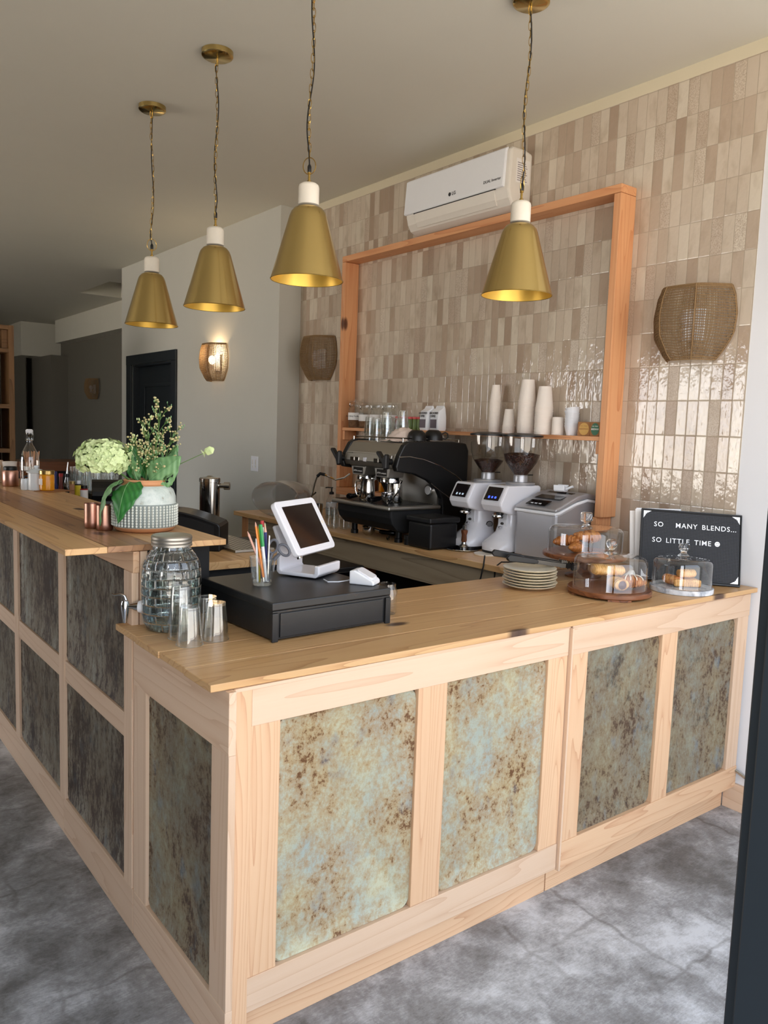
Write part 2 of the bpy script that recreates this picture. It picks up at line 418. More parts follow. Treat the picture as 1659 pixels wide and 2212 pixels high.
def tiles():
    s = NT('glazed_tiles')
    co = s.n('TexCoord').outputs['Object']   # local y = along wall, z = up
    sp = s.n('SeparateXYZ', Vector=co)
    PY, PZ = .0522, .1545
    ty = s.math('DIVIDE', s.math('SUBTRACT', sp.outputs['Y'], 1.744), PY)
    tz = s.math('DIVIDE', s.math('SUBTRACT', sp.outputs['Z'], 1.592), PZ)
    iy, iz = s.math('FLOOR', ty), s.math('FLOOR', tz)
    fy, fz = s.math('FRACT', ty), s.math('FRACT', tz)
    fy = s.math('FRACT', s.math('ADD', fy, 1.0)); fz = s.math('FRACT', s.math('ADD', fz, 1.0))
    cell = s.n('CombineXYZ', X=iy, Y=iz, Z=3.0).outputs[0]
    wn = s.n('TexWhiteNoise', Vector=cell, _noise_dimensions='3D')
    r = s.n('SeparateColor', Color=wn.outputs['Color'])
    # grout mask
    ey = s.math('MULTIPLY', s.math('MINIMUM', fy, s.math('SUBTRACT', 1.0, fy)), PY)
    ez = s.math('MULTIPLY', s.math('MINIMUM', fz, s.math('SUBTRACT', 1.0, fz)), PZ)
    ed = s.math('MINIMUM', ey, ez)
    g = s.math('LESS_THAN', ed, .0011)
    col = s.ramp(r.outputs[0], [(0, lin(164,143,124)), (.16, lin(180,161,142)), (.4, lin(193,178,160)), (.75, lin(202,188,170)), (1, lin(208,197,179))])
    # cloudy glaze inside each tile
    off = s.n('VectorMath', _operation='SCALE', i0=wn.outputs['Color']); off.inputs['Scale'].default_value = 11.0
    pv = s.n('VectorMath', _operation='ADD', i0=co, i1=off.outputs[0]).outputs[0]
    mp = s.n('Mapping', Vector=pv); mp.inputs['Scale'].default_value = (1,1,.5)
    cl = s.noise(mp.outputs[0], 17, 3, .5)
    col = s.mix(s.ramp(cl, [(.5,(0,0,0)), (.72,(.5,.5,.5))]), col, lin(160,142,121))
    # some tiles are rough and speckled
    spk = s.noise(pv, 190, 4, .8)
    rg = s.math('GREATER_THAN', r.outputs[1], .88)
    col = s.mix(s.math('MULTIPLY', rg, s.ramp(spk, [(.45,(0,0,0)),(.6,(.7,.7,.7))])), col, lin(150,128,106))
    col = s.mix(g, col, lin(160,146,126))
    # relief: pillowed edge, tilt of each tile, ripple in the glaze
    ed2 = s.math('MINIMUM', s.math('DIVIDE', ed, .004), 1.0)
    tilt = s.math('ADD', s.math('MULTIPLY', s.math('SUBTRACT', r.outputs[2], .5), fy), s.math('MULTIPLY', s.math('SUBTRACT', r.outputs[0], .5), fz))
    rip = s.noise(mp.outputs[0], 34, 2, .5); rip2 = s.noise(pv, 90, 2, .5)
    h = s.math('ADD', s.math('ADD', s.math('MULTIPLY', ed2, .3), s.math('MULTIPLY', tilt, .55)), s.math('ADD', s.math('MULTIPLY', rip, 1.3), s.math('MULTIPLY', rip2, .22)))
    rough = s.math('ADD', .06, s.math('ADD', s.math('MULTIPLY', rg, .3), s.math('MULTIPLY', g, .5)))
    s.bsdf(col, rough, 0, s.bump(h, .42, .004), IOR=1.62)
    return s.m
M['tiles'] = tiles()

def concrete():
    s = NT('worn_concrete'); co = s.n('TexCoord').outputs['Object']
    a = s.noise(co, 1.1, 5, .62, .4); b = s.noise(co, 6, 8, .7, .3); c = s.noise(co, 45, 6, .8)
    mp = s.n('Mapping', Vector=co); mp.inputs['Scale'].default_value = (3,14,1); mp.inputs['Rotation'].default_value = (0,0,.9)
    sc = s.noise(mp.outputs[0], 12, 6, .85)
    f = s.math('ADD', s.math('ADD', s.math('MULTIPLY', a, .55), s.math('MULTIPLY', b, .42)), s.math('ADD', s.math('MULTIPLY', c, .14), s.math('MULTIPLY', sc, .2)))
    col = s.ramp(f, [(.47, lin(64,63,62)), (.57, lin(108,107,106)), (.65, lin(146,146,147)), (.76, lin(206,208,211))])
    # ghost grid of removed floor tiles
    wb = s.n('VectorMath', _operation='ADD', i0=co, i1=s.n('VectorMath', _operation='SCALE', i0=s.n('TexNoise', Vector=co, Scale=9.0, Detail=4.0).outputs['Color'], Scale=.09).outputs[0]).outputs[0]
    br = s.n('TexBrick', Vector=wb, _offset=0.0, Scale=1.0, Color1=(1,1,1,1), Color2=(1,1,1,1), Mortar=(0,0,0,1)); br.inputs['Mortar Size'].default_value = .012
    br.inputs['Mortar Smooth'].default_value = .9; br.inputs['Brick Width'].default_value = .305; br.inputs['Row Height'].default_value = .305
    gm = s.math('MULTIPLY', s.math('SUBTRACT', 1.0, br.outputs['Color']), s.ramp(s.noise(co, 1.6, 3), [(.42,(.0,)*3),(.62,(.55,)*3)]))
    col = s.mix(gm, col, lin(84,78,72))
    s.bsdf(col, s.ramp(f, [(.4,(.42,)*3),(.8,(.65,)*3)]), 0, s.bump(s.math('ADD', f, s.math('MULTIPLY', c, .3)), .25, .006)); return s.m
M['floor'] = concrete()
# ------------------------------------------------------------------ the room
H = 3.195
XW = 3.221
def st(name, mb, m, parent=None, **k):
    o = mb.build(name, m, parent, **k)
    if parent is None: struct(o)
    return o
st('floor', MB().box(-5.6,4.6,-1.2,16.2,-.1,0), M['floor'])
# ceiling with two access recesses over the back room
cm = MB()
cm.box(-5.6,4.6,-.4,9.67,H,H+.2); cm.box(-5.6,3.21,9.67,10.84,H,H+.2); cm.box(3.75,4.6,9.67,10.84,H,H+.2); cm.box(-5.6,4.6,10.84,16.2,H,H+.2)
cm.box(3.21,3.75,9.67,10.84,H+.2,H+.3)
st('ceiling', cm, M['ceil'])
# right wall: tiled part, then plain painted part towards the street
st('wall_right', MB().box(XW,XW+.12,1.742,5.32,0,3.14), M['tiles'])
st('wall_right_front', MB().box(XW+.002,XW+.12,.45,1.742,0,H), M['wall_r'])
st('trim_1', MB().box(XW+.001,XW+.12,1.742,5.32,3.14,H), M['trim'])
st('wall_return', MB().box(3.033,XW+.12,5.32,5.44,0,H), M['wall'])
# wall with the dark door
DW = 3.033
dw = MB(); dw.box(DW,DW+.12,5.44,7.32,0,H); dw.box(DW,DW+.12,8.42,8.74,0,H); dw.box(DW,DW+.12,7.32,8.42,2.15,H)
st('wall_door_side', dw, M['wall'])
dr = MB().box(DW+.07,DW+.11,7.36,8.38,.01,2.13)
door = st('door_1', dr, M['navy_black'])
for a0, a1, b0, b1 in ((7.50,8.24,1.15,1.95), (7.50,8.24,.2,1.0)):
    m = MB()
    m.box(DW+.055,DW+.07,a0,a1,b0,b0+.03); m.box(DW+.055,DW+.07,a0,a1,b1-.03,b1)
    m.box(DW+.055,DW+.07,a0,a0+.03,b0+.03,b1-.03); m.box(DW+.055,DW+.07,a1-.03,a1,b0+.03,b1-.03)
    m.build('door_panel_moulding', M['navy_black'], door, bev=.004)
dfm = MB(); dfm.box(DW-.02,DW,7.22,7.33,0,2.15); dfm.box(DW-.02,DW,8.42,8.55,0,2.15); dfm.box(DW-.022,DW,7.22,8.55,2.15,2.25)
dfm.box(DW,DW+.11,7.325,7.355,0,2.15); dfm.box(DW,DW+.11,8.385,8.415,0,2.15); dfm.box(DW,DW+.11,7.355,8.385,2.13,2.149)
st('trim_2', dfm, M['navy_black'], bev=.003)
# back room beyond
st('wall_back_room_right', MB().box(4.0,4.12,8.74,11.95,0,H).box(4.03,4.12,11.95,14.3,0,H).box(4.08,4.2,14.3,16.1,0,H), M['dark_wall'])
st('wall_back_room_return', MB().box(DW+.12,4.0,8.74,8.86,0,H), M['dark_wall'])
st('trim_3', MB().box(3.825,4.12,8.86,14.3,2.82,H), M['ceil'])
st('trim_4', MB().box(3.42,4.12,14.9,15.7,2.62,H), M['ceil'])
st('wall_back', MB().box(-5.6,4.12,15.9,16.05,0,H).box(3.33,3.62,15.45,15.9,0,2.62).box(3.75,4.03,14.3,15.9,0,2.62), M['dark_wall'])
# left wall with window openings, street front open to daylight with a header
lw = MB(); lw.box(-5.6,-5.45,.2,16.05,2.75,H); lw.box(-5.6,-5.45,.2,16.05,0,.4)
for y0, y1 in ((.2,5.6),(7.3,7.42),(9.6,16.05)): lw.box(-5.6,-5.45,y0,y1,.4,2.75)
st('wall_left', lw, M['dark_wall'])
st('wall_front', MB().box(-5.6,4.6,.05,.2,2.95,H).box(-5.6,-.9,.05,.2,0,2.95).box(3.05,3.22,.05,.45,0,2.95), M['wall'])  # unseen left stretch closed in to dim the counter's left face
# baseboard
st('baseboard_right', MB().box(XW-.016,XW+.001,.45,1.69,0,.115), M['pine_y'], bev=.002)
# near black jamb of the street door
jb = MB(); jb.box(1.352,1.46,.56,.66,0,2.95); jb.box(1.40,1.42,.66,.70,0,2.95)
st('trim_5', jb, M['navy_black'], bev=.004)

# cable clipped along the white wall beside the baseboard
cc = MB().tube([(3.19,1.70,.19),(3.205,1.64,.175),(3.212,1.56,.145),(3.213,1.50,.118),(3.19,1.42,.05),(3.15,1.35,.012)], .007, 10)
tag(cc.build('wall_cable', M['steel'], smooth=True), 'shiny metal-clad cable coming out from behind the end of the counter along the white wall', 'cable')

# ------------------------------------------------------------------ low counter
YF = 1.648; XL = .818
def stile(par, x0, x1, y0, y1, z0, z1, m='pine_z', nm='stile', bev=.0015):
    # every board is its own part with its origin at its corner, so that its grain differs
    o = MB().box(0,x1-x0,0,y1-y0,0,z1-z0).build(nm, M[m], par, bev=bev, loc=(x0,y0,z0)); return o
def pan(par, cx, cz, w, h, depth, axis, m, flip=1):
    """old baking sheet, rounded corners, raised inner ridge and rolled rim; front face towards -axis"""
    mb = MB(); N = 6
    outer = rrect(w, h, .032, N); mid = rrect(w-.02, h-.02, .028, N); inn = rrect(w-.075, h-.075, .02, N)
    inn2 = rrect(w-.082, h-.082, .02, N)
    rings = [(outer, .012), (outer, 0), (rrect(w-.008, h-.008, .03, N), -.003), (mid, .0), (inn, .0015), (inn2, .0035), ]
    n = len(outer); vs = []
    for rg, d in rings: vs += [(p[0], d, p[1]) for p in rg]
    fs = []
    for i in range(len(rings)-1):
        for k in range(n): fs.append((i*n+k, i*n+(k+1)%n, (i+1)*n+(k+1)%n, (i+1)*n+k))
    fs.append(tuple((len(rings)-1)*n+k for k in range(n)))
    mb.add(vs, fs)
    if axis == 'x': mb.xf(Matrix.Rotation(-PI/2, 4, 'Z'))
    loc = (cx, depth, cz) if axis == 'y' else (depth, cx, cz)
    return mb.build('sheet_pan', M[m], par, smooth=35, loc=loc)

u1 = thing('counter_cabinet', 'corner unit of the low pine counter, with two pale rusted pans on its front', 'counter', (0,0,0))
MB().box(.842,2.055,1.672,2.255,.105,.95).build('carcass', M['grey_x'], u1)
stile(u1, .837,.886,YF-.002,1.70,0,.952, 'fir_z', 'corner_post')
T = .019
for x0,x1,m in ((.886,.967,'fir_z'),(1.413,1.523,'fir_z'),(1.961,2.056,'fir_z')): stile(u1,x0,x1,YF,YF+T,.197,.852,m)
stile(u1,.886,2.056,YF-.002,YF+T,.852,.945,'pine_x','rail'); stile(u1,.884,2.056,YF-.002,YF+T,.105,.197,'pine_x','rail')
stile(u1,.84,2.057,YF-.004,YF+.03,.945,.953,'pine_x','top_strip',0)
pan(u1,1.19,.523,.452,.656,YF+.012,'y','rust_light'); pan(u1,1.742,.523,.446,.656,YF+.012,'y','rust_light')
stile(u1,.86,2.056,1.69,1.709,0,.104,'fir_x','toe_kick')
# left end
for y0,y1 in ((1.63,1.723),(2.157,2.256)): stile(u1,XL,XL+T,y0,y1,.145,.797)
stile(u1,XL-.001,XL+T,1.63,2.256,.797,.952,'pine_y','rail'); stile(u1,XL-.001,XL+T,1.63,2.256,.0,.145,'pine_y','rail')
pan(u1,1.94,.471,.446,.656,XL+.012,'x','rust_mid')
u2 = thing('counter_cabinet', 'right unit of the low pine counter, next to the white wall, with darker rusted pans', 'counter', (0,0,0))
MB().box(2.062,3.20,1.672,2.255,.105,.95).build('carcass', M['grey_x'], u2)
stile(u2,2.058,2.066,YF-.014,YF+T,.10,.946,'pine_z','edge_strip')
for x0,x1,m in ((2.068,2.155,'amberlite'),(2.59,2.69,'fir_z'),(3.125,3.208,'pine_z')):
    stile(u2,x0,x1,YF-.006,YF+T,.197,.852,'fir_z' if m=='amberlite' else m)
stile(u2,2.068,3.21,YF-.008,YF+T,.852,.945,'pine_x','rail'); stile(u2,2.068,3.21,YF-.008,YF+T,.105,.197,'fir_x','rail')
stile(u2,2.066,3.215,YF-.006,YF+.03,.945,.953,'pine_x','top_strip',0)
pan(u2,2.3725,.523,.44,.656,YF+.010,'y','rust_mid'); pan(u2,2.9075,.523,.442,.656,YF+.010,'y','rust_mid')
stile(u2,2.062,3.20,1.69,1.709,0,.104,'fir_x','toe_kick')

# low counter top: planks running along x
ct = thing('countertop', 'amber knotty wood top of the low front counter, made of long planks', 'countertop', (0,0,0))
def plank(par, pts, z0, z1, m, bev=.0018):
    ox, oy = pts[0]
    return MB().quadprism([(x-ox, y-oy) for x, y in pts], 0, z1-z0).build('plank', M[m], par, bev=bev, loc=(ox,oy,z0))
ys = [0,.155,.32,.49,.69]
fr = lambda x: 1.649-(x-.779)*(.031/2.44)
for i in range(4):
    x0 = .779 + (.004 if i % 2 else 0)
    plank(ct, [(x0,fr(x0)+ys[i]+.0008),(3.219,fr(3.219)+ys[i]+.0008),(3.219,min(2.33,fr(3.219)+ys[i+1]-.0008)),(x0,min(2.312 if i==3 else 9,fr(x0)+ys[i+1]-.0008))], .9535, .972, 'amber_x')
ZC = .9725

# ------------------------------------------------------------------ tall bar
tb = thing('bar_cabinet', 'tall pine bar front on the left, clad with two rows of very dark rusted pans', 'bar', (0,0,0))
yy = 2.26; posts = [(2.268,2.336)]
while posts[-1][0] < 6.3: a = posts[-1][0]+.7; posts.append((a+.004, a+.074))
YE = posts[-1][1]
MB().box(.845,1.10,2.35,YE,.02,1.19).build('carcass', M['black_matte'], tb)
stile(tb, .84,.862,2.264,2.3,0,1.194,'pine_z','end_board')
for a, b in posts: stile(tb,XL-.002,XL+T,a,b,.1445,1.13)
for i in range(len(posts)-1):
    a, b = posts[i][1], posts[i+1][0]
    stile(tb,XL+.001,XL+T,a,b,.605,.682,'pine_y','rail')
    for cz, hh in ((.904,.445),(.375,.462)): pan(tb,(a+b)/2,cz,b-a+.012,hh,XL+.010,'x','rust_dark')
a = 2.262
for b in (3.0, 4.6, YE): stile(tb,XL-.001,XL+T,a,b-.002,0,.1445,'pine_y','rail'); stile(tb,XL,XL+T,a,b-.002,1.13,1.194,'fir_y','rail'); a = b
bt = thing('countertop', 'wide plank top of the tall bar carrying the flower vase', 'countertop', (0,0,0))
xs = [.622,.74,.875,.985,1.115]
for i, m in enumerate(('fir_y','amber_y','fir_y','amber_y')):
    yb = 2.25+.003*i
    plank(bt, [(xs[i]+.0006,yb),(xs[i+1]-.0006,yb),(xs[i+1]-.0006,YE),(xs[i]+.0006,YE)], 1.1965, 1.215, 'dark_y' if i == 1 else 'bartop_y')
ZB = 1.2155
# inner service counter behind the bar
ic = thing('service_counter', 'amber plank counter behind the tall bar with a thick end-grain edge facing the till', 'counter', (0,0,0))
for i, (x0, x1) in enumerate(((1.125,1.30),(1.302,1.45),(1.452,1.68),(1.682,1.93))):
    plank(ic, [(x0,3.17),(x1,3.17),(x1,6.6),(x0,6.6)], .932, .968, 'amber_y')
MB().box(1.13,1.92,3.22,6.55,.72,.931).build('apron', M['black_matte'], ic)
for x in (1.15,1.86):
    for y in (3.24,6.45): MB().box(x,x+.05,y,y+.05,0,.72).build('leg', M['black_matte'], ic)
fr_ = thing('under_counter_fridge', 'black under-counter fridge below the service counter', 'fridge', (1.2,3.22,0))
MB().box(.02,.62,.03,.6,.0,.715).build('body', M['black'], fr_, bev=.006)
MB().box(.02,.62,.0,.028,.08,.71).build('door', M['black_gloss'], fr_, bev=.006)

# ------------------------------------------------------------------ back counter under the tiles
bc = thing('back_counter', 'long wooden work counter along the tiled wall under the coffee equipment', 'counter', (0,0,0))
plank(bc, [(2.60,2.335),(2.80,2.335),(2.78,5.0),(2.52,5.0)], .94, .968, 'amber_y')
plank(bc, [(2.8015,2.335),(3.02,2.335),(3.02,5.0),(2.7815,5.0)], .94, .968, 'amber_y')
plank(bc, [(3.0215,2.335),(3.22,2.335),(3.22,5.0),(3.0215,5.0)], .94, .968, 'amber_y')
o = MB().quadprism([(2.625,2.34),(2.645,2.34),(2.58,4.93),(2.56,4.93)], .80, .939).build('apron', M['grey_y'], bc, bev=.002)
MB().box(2.56,2.60,4.86,4.95,0,.94).build('leg', M['frame_z'], bc, bev=.002)
MB().box(2.60,2.64,4.90,4.96,0,.939).build('leg', M['pine_z'], bc, bev=.002)
MB().box(2.64,2.72,3.70,3.79,0,.80).build('leg', M['frame_z'], bc, bev=.002)
MB().box(2.64,2.70,2.9,2.94,0,.80).build('leg', M['steel_dark'], bc, bev=.002)
MB().box(2.65,3.2,2.36,4.9,.28,.30).build('lower_shelf', M['frame_y'], bc)
sk = MB(); sk.box(2.60,2.635,3.66,3.69,.70,.78); sk.box(2.594,2.60,3.668,3.682,.72,.735); sk.box(2.594,2.60,3.668,3.682,.745,.76)
tag(sk.build('power_outlet', M['steel'], bev=.003), 'small power outlet on the post under the back counter behind the tablet stand', 'outlet')
bx = thing('wooden_box', 'plain wooden box front under the back counter left of the outlet post', 'drawer', (2.64,3.95,.46))
MB().box(0,.35,0,.55,0,.33).build('body', M['frame_y'], bx, bev=.003)
MB().box(-.012,0,.2,.35,.2,.22).build('handle', M['steel_dark'], bx, bev=.003)

# ------------------------------------------------------------------ wall frame with shelf
wf = thing('wall_shelf_frame', 'big orange-toned wooden box frame on the tiled wall with a shelf of cups across it', 'shelf', (XW,0,0))
F0 = -.115   # front plane offset
def wfp(nm, y0,y1,z0,z1, x0=F0, m='frame_z'): return MB().box(0,-x0-.001,0,y1-y0,0,z1-z0).build(nm, M[m], wf, bev=.002, loc=(x0,y0,z0))
wfp('top_board', 2.345,4.60,2.69,2.728, m='frame_y')
wfp('side_board', 2.345,2.383,1.19,2.688); wfp('side_board', 4.562,4.60,1.16,2.688)
wfp('bottom_board', 4.0,4.60,1.11,1.158, m='frame_y'); wfp('bottom_board', 2.37,2.40,1.12,1.188, m='frame_z')
wfp('bottom_board', 2.3835,3.9,1.11,1.14, m='frame_y', x0=-.07)
wfp('shelf_board', 2.384,4.561,1.553,1.574, x0=-.105, m='frame_y')
wfp('shelf_bracket', 2.384,2.41,1.49,1.552, x0=-.10); wfp('shelf_bracket', 4.535,4.561,1.49,1.552, x0=-.10)
ZS = 1.5745
# ------------------------------------------------------------------ pendants
def make_pendant():
    t = thing('pendant_lamp', '', 'pendant lamp', (0,0,0), group=None)
    hc = .0
    # local origin: centre of the shade's rim. shade, inner lining, marble cap, ring; chain and cord are added per lamp
    prof = [(.137,0),(.124,.045),(.108,.10),(.0925,.155),(.078,.205),(.0705,.232),(.064,.248),(.053,.261),(.040,.268),(.0,.272)]
    MB().lathe(prof, 56).build('shade', M['brass'], t, smooth=50).data
    sh = [c for c in t.children if c.name.startswith('shade')][0]
    # cut the base cap off: rebuild as an open shell
    me = sh.data; 
    mb = MB().shell(prof, 56); me2 = bpy.data.meshes.new('shade'); me2.from_pydata(mb.v, [], mb.f); me2.materials.append(M['brass'])
    me2.polygons.foreach_set('use_smooth', [True]*len(me2.polygons)); sh.data = me2
    inn = [(r-.0025, z+.0004) for r, z in prof[:-2]]+[(.03,.262),(0,.263)]
    MB().shell(inn, 56).build('lining', M['gold_inner'], t, smooth=50)
    MB().tube([(.1365*math.cos(2*PI*k/56),.1365*math.sin(2*PI*k/56),.0005) for k in range(56)], .0016, 6, close=True).build('rim', M['brass_polish'], t, smooth=True)
    MB().lathe([(.031,.272),(.0385,.275),(.0385,.338),(.036,.346),(.028,.352),(.008,.354)], 32).build('marble_cap', M['marble'], t, smooth=40)
    MB().lathe([(.008,.354),(.008,.362),(.0045,.364),(.0045,.385),(.007,.386),(.007,.392)], 12).build('stem', M['brass_polish'], t, smooth=40)
    MB().tube([(.001,.024*math.cos(2*PI*k/28),.415+.030*math.sin(2*PI*k/28)) for k in range(28)], .0017, 6, close=True).build('ring', M['brass_polish'], t, smooth=True)
    MB().lathe([(.0065,.392),(.0075,.396),(.0075,.412),(.004,.42)], 12).build('cord_grip', M['black'], t, smooth=40)
    return t
def hang(t, top, seed):
    """chain and cord from the ring up to the canopy, lengths differ per lamp"""
    rnd = random.Random(seed)
    Lc = top-.03-.44; n = int(Lc/.026); ch = MB(); ph = rnd.random()*6
    def ctr(s): return Vector((.004*math.sin(ph+s*9), .006*math.sin(ph*2+s*7), .44+s*Lc))
    for i in range(n):
        a = ctr(i/n); b = ctr((i+1)/n); c = (a+b)/2; dz = (b-a).length*.5+.0035; ang = (i%2)*PI/2+rnd.uniform(-.5,.5)+.3
        w = .0062
        pts = []
        for k in range(12):
            th = 2*PI*k/12; u = w*math.cos(th)*(1 if abs(math.sin(th))>.7 else 1.0); v = math.sin(th)
            v = max(-1,min(1,v*1.25)); pts.append(c+Vector((u*math.cos(ang), u*math.sin(ang), v*dz)))
        ch.tube(pts, .0013, 5, close=True)
    ch.build('chain', M['brass_polish'], t, smooth=True)
    cp = []
    for i in range(25):
        s = i/24; cp.append(ctr(s)+Vector((-.006*math.cos(s*PI*3+ph), .006*math.cos(s*PI*3+ph), 0)) if 0<i<24 else Vector((0,0,.415 if i==0 else top-.03)))
    MB().tube(cp, .0026, 6).build('cord', M['cord'], t, smooth=True)
    MB().lathe([(.0,top-.062),(.005,top-.06),(.005,top-.031),(.008,top-.03),(.057,top-.029),(.062,top-.026),(.066,top-.024),(.069,top-.02),(.069,top-.0005)], 40).build('canopy', M['brass'], t, smooth=30)
pend = [((1.61,4.18,2.082), 'brass cone pendant lamp, smallest and farthest of the row over the bar', 1),
        ((1.598,3.389,2.095), 'brass cone pendant lamp hanging in front of the lit woven wall lamp', 2),
        ((1.61,2.62,2.122), 'brass cone pendant lamp whose ceiling mount is out of view, left of the air conditioner', 3),
        ((2.30,2.196,2.107), 'brass cone pendant lamp in front of the wooden frame, right of the air conditioner', 4)]
p0 = make_pendant()
for i, (loc, lab, sd) in enumerate(pend):
    p = p0 if i == 0 else dup(p0)
    pend[i] = (p, loc, lab, sd)
for p, loc, lab, sd in pend:
    hang(p, H-loc[2], sd); p.location = loc; p['label'] = lab; p['group'] = 'brass cone pendants over the counter'
    p.rotation_euler = (0,0,sd*1.3)

# ------------------------------------------------------------------ air conditioner
ac = thing('air_conditioner', 'white wall-mounted split air conditioner above the wooden frame', 'air conditioner', (XW-.002,3.005,2.735))
W = .845
def acp(poly, y0, y1, nm, m, bev=.004): return MB().prism(poly, y0, y1, 'y').build(nm, M[m], ac, bev=bev)
body = [(0,.30),(-.06,.315),(-.145,.312),(-.160,.30),(-.170,.10),(-.158,.055),(-.135,.022),(-.09,.003),(0,.0)]
acp(body, 0, W, 'body', 'cream_plastic', .012)
acp([(-.150,.318),(-.172,.305),(-.186,.12),(-.184,.112),(-.166,.11),(-.15,.30)], .03, W+.002, 'front_panel', 'white_plastic', .005)
acp([(-.176,.108),(-.166,.058),(-.150,.030),(-.144,.033),(-.160,.062),(-.168,.108)], .10, W-.09, 'air_flap', 'cream_plastic', .001)
acp([(-.1775,.1115),(-.173,.1115),(-.173,.107),(-.1775,.107)], .09, W-.08, 'flap_gap', 'black_matte', 0)
def onpan(z, dy, off=-.0005):  # text matrix on the front panel, readable from -x
    x = -.172-(.305-z)/(.305-.12)*.014+off
    return Matrix.Translation((x, dy, z)) @ Matrix(((0,0,-1,0),(-1,0,0,0),(0,1,0,0),(0,0,0,1)))
textmesh('DUAL Inverter', .021, 'print', M['ink'], ac, .0004, onpan(.150,.11), align='CENTER')
textmesh('LG', .026, 'logo', M['ink'], ac, .0004, onpan(.145,W*.5+.00), align='LEFT', bold=.0004)
MB().lathe([(.0105,0),(.0105,.0012),(0,.0012)], 20).xf(onpan(.153,W*.5+.018)).build('logo', M['ink'], ac)
mb = MB(); mb.box(-.12,-.02,-.0008,0,.14,.26); mb.build('rating_label', M['paper'], ac)
mb = MB()
for i in range(9): mb.box(-.112,-.04-.006*(i%3),-.0014,-.0008,.15+i*.011,.153+i*.011)
mb.build('print', M['grey_print'], ac)

# ------------------------------------------------------------------ woven wall lamps
def make_sconce(seed, lit=False):
    t = thing('wall_lamp', '', 'wall lamp', (0,0,0)); rnd = random.Random(seed)
    Wt, Wm, Wb, Hh, D = .165, .197, .115, .31, .135
    def hw(v):  # half width along the height, 0 bottom .. 1 top
        pts = [(0,Wb),(.12,.148),(.35,.19),(.6,Wm),(.85,.185),(1,Wt)]
        for (a, wa), (b, wb) in zip(pts, pts[1:]):
            if v <= b: q = (v-a)/(b-a); q = q*q*(3-2*q)*.4+q*.6; return wa+(wb-wa)*q
        return Wt
    def P(u, v, off=0):  # u -1..1 across, faceted around three planes
        w = hw(v); x = abs(u); s = 1 if u > 0 else -1
        # half hexagon cross-section: flat centre third, slanted sides
        if x < .38: yy, dd = x/.38*.42, 1.0+.0*x
        else: q = (x-.38)/.62; yy, dd = .42+.58*q, 1-q**1.6
        k = w/Wm
        return Vector((-(.008+(D*k*(.94+.06*math.cos(x*3)))*dd)+off, s*yy*w, v*Hh-.5*Hh))
    vert = MB(); horiz = MB(); ribs = MB()
    for i in range(58):
        u = -1+2*i/57+rnd.uniform(-.008,.008)
        vert.tube([P(u+rnd.uniform(-.006,.006)*math.sin(k), k/8, .004) for k in range(9)], .0016, 4)
    for j in range(27):
        v = (j+.5)/27; 
        pts = []
        for k in range(25):
            u = -1+2*k/24; tilt = .05*(1-abs(abs(u)-.38)/.62)*(1 if abs(u) > .1 else .6)
            vv = min(1,max(0, v+tilt*(1-v)*.9+rnd.uniform(-.003,.003)))
            pts.append(P(u, vv, -.0015))
        horiz.tube(pts, .0021, 4)
    for u in (-1,-.38,.38,1): ribs.tube([P(u, k/12, -.001) for k in range(13)], .0034, 6)
    for v in (0,1): ribs.tube([P(-1+2*k/24, v) for k in range(25)], .0036, 6)
    for v in (.03,.97): ribs.tube([P(-1+2*k/24, v) for k in range(25)], .003, 6)
    vert.build('inner_weave', M['weave'], t, smooth=True); horiz.build('outer_weave', M['weave'], t, smooth=True); ribs.build('frame', M['weave'], t, smooth=True)
    MB().box(-.012,-.001,-.055,.055,-.07,.07).build('back_plate', M['white_plastic'], t, bev=.004)
    MB().lathe([(.0,0),(.016,0),(.016,.04),(.0,.04)], 16, (-.06,0,-.06)).build('socket', M['white_plastic'], t, smooth=30)
    MB().ball((-.06,0,.02), .03, 14, 10, (1,1,1.25)).build('bulb', M['bulb'] if lit else M['white_gloss'], t, smooth=True)
    return t
s0 = make_sconce(1)
G = 'woven basket wall lamps'
s0.location = (XW-.001,2.0,2.075); s0['label'] = 'large woven basket wall lamp on the tiles right of the wooden frame'; s0['group'] = G
s1 = dup(s0, (XW-.001,5.0,2.07), None, 'woven basket wall lamp on the tiles left of the wooden frame')
s3 = dup(s0, (3.999,12.75,2.03), None, 'dark-looking woven basket wall lamp in the unlit back room')
s2 = dup(s0, (DW-.001,6.34,2.085), None, 'lit woven basket wall lamp glowing on the painted wall right of the dark door')
for c in s2.children:
    if c.name.startswith('bulb'): c.data = c.data.copy(); c.data.materials[0] = M['bulb']
ld = bpy.data.lights.new('wall_lamp_light','POINT'); ld.energy = 5; ld.color = (1,.72,.42); ld.shadow_soft_size = .03
lo = bpy.data.objects.new('wall_lamp_light', ld); COL.objects.link(lo); lo.location = (DW-.062,6.34,2.16)
# light switch
sw = thing('light_switch', 'white double light switch plate on the painted wall left of the tiles', 'light switch', (DW-.0005,5.658,1.26))
MB().box(-.006,0,-.058,.058,-.06,.06).build('plate', M['white_plastic'], sw, bev=.003)
for y in (-.023,.023):
    MB().box(-.0075,-.006,y-.006,y+.006,-.033,.033).build('slot', M['cream_plastic'], sw, bev=.001)
    MB().box(-.014,-.0075,y-.006,y+.006,-.02,-.008).build('slider', M['white_plastic'], sw, bev=.001)

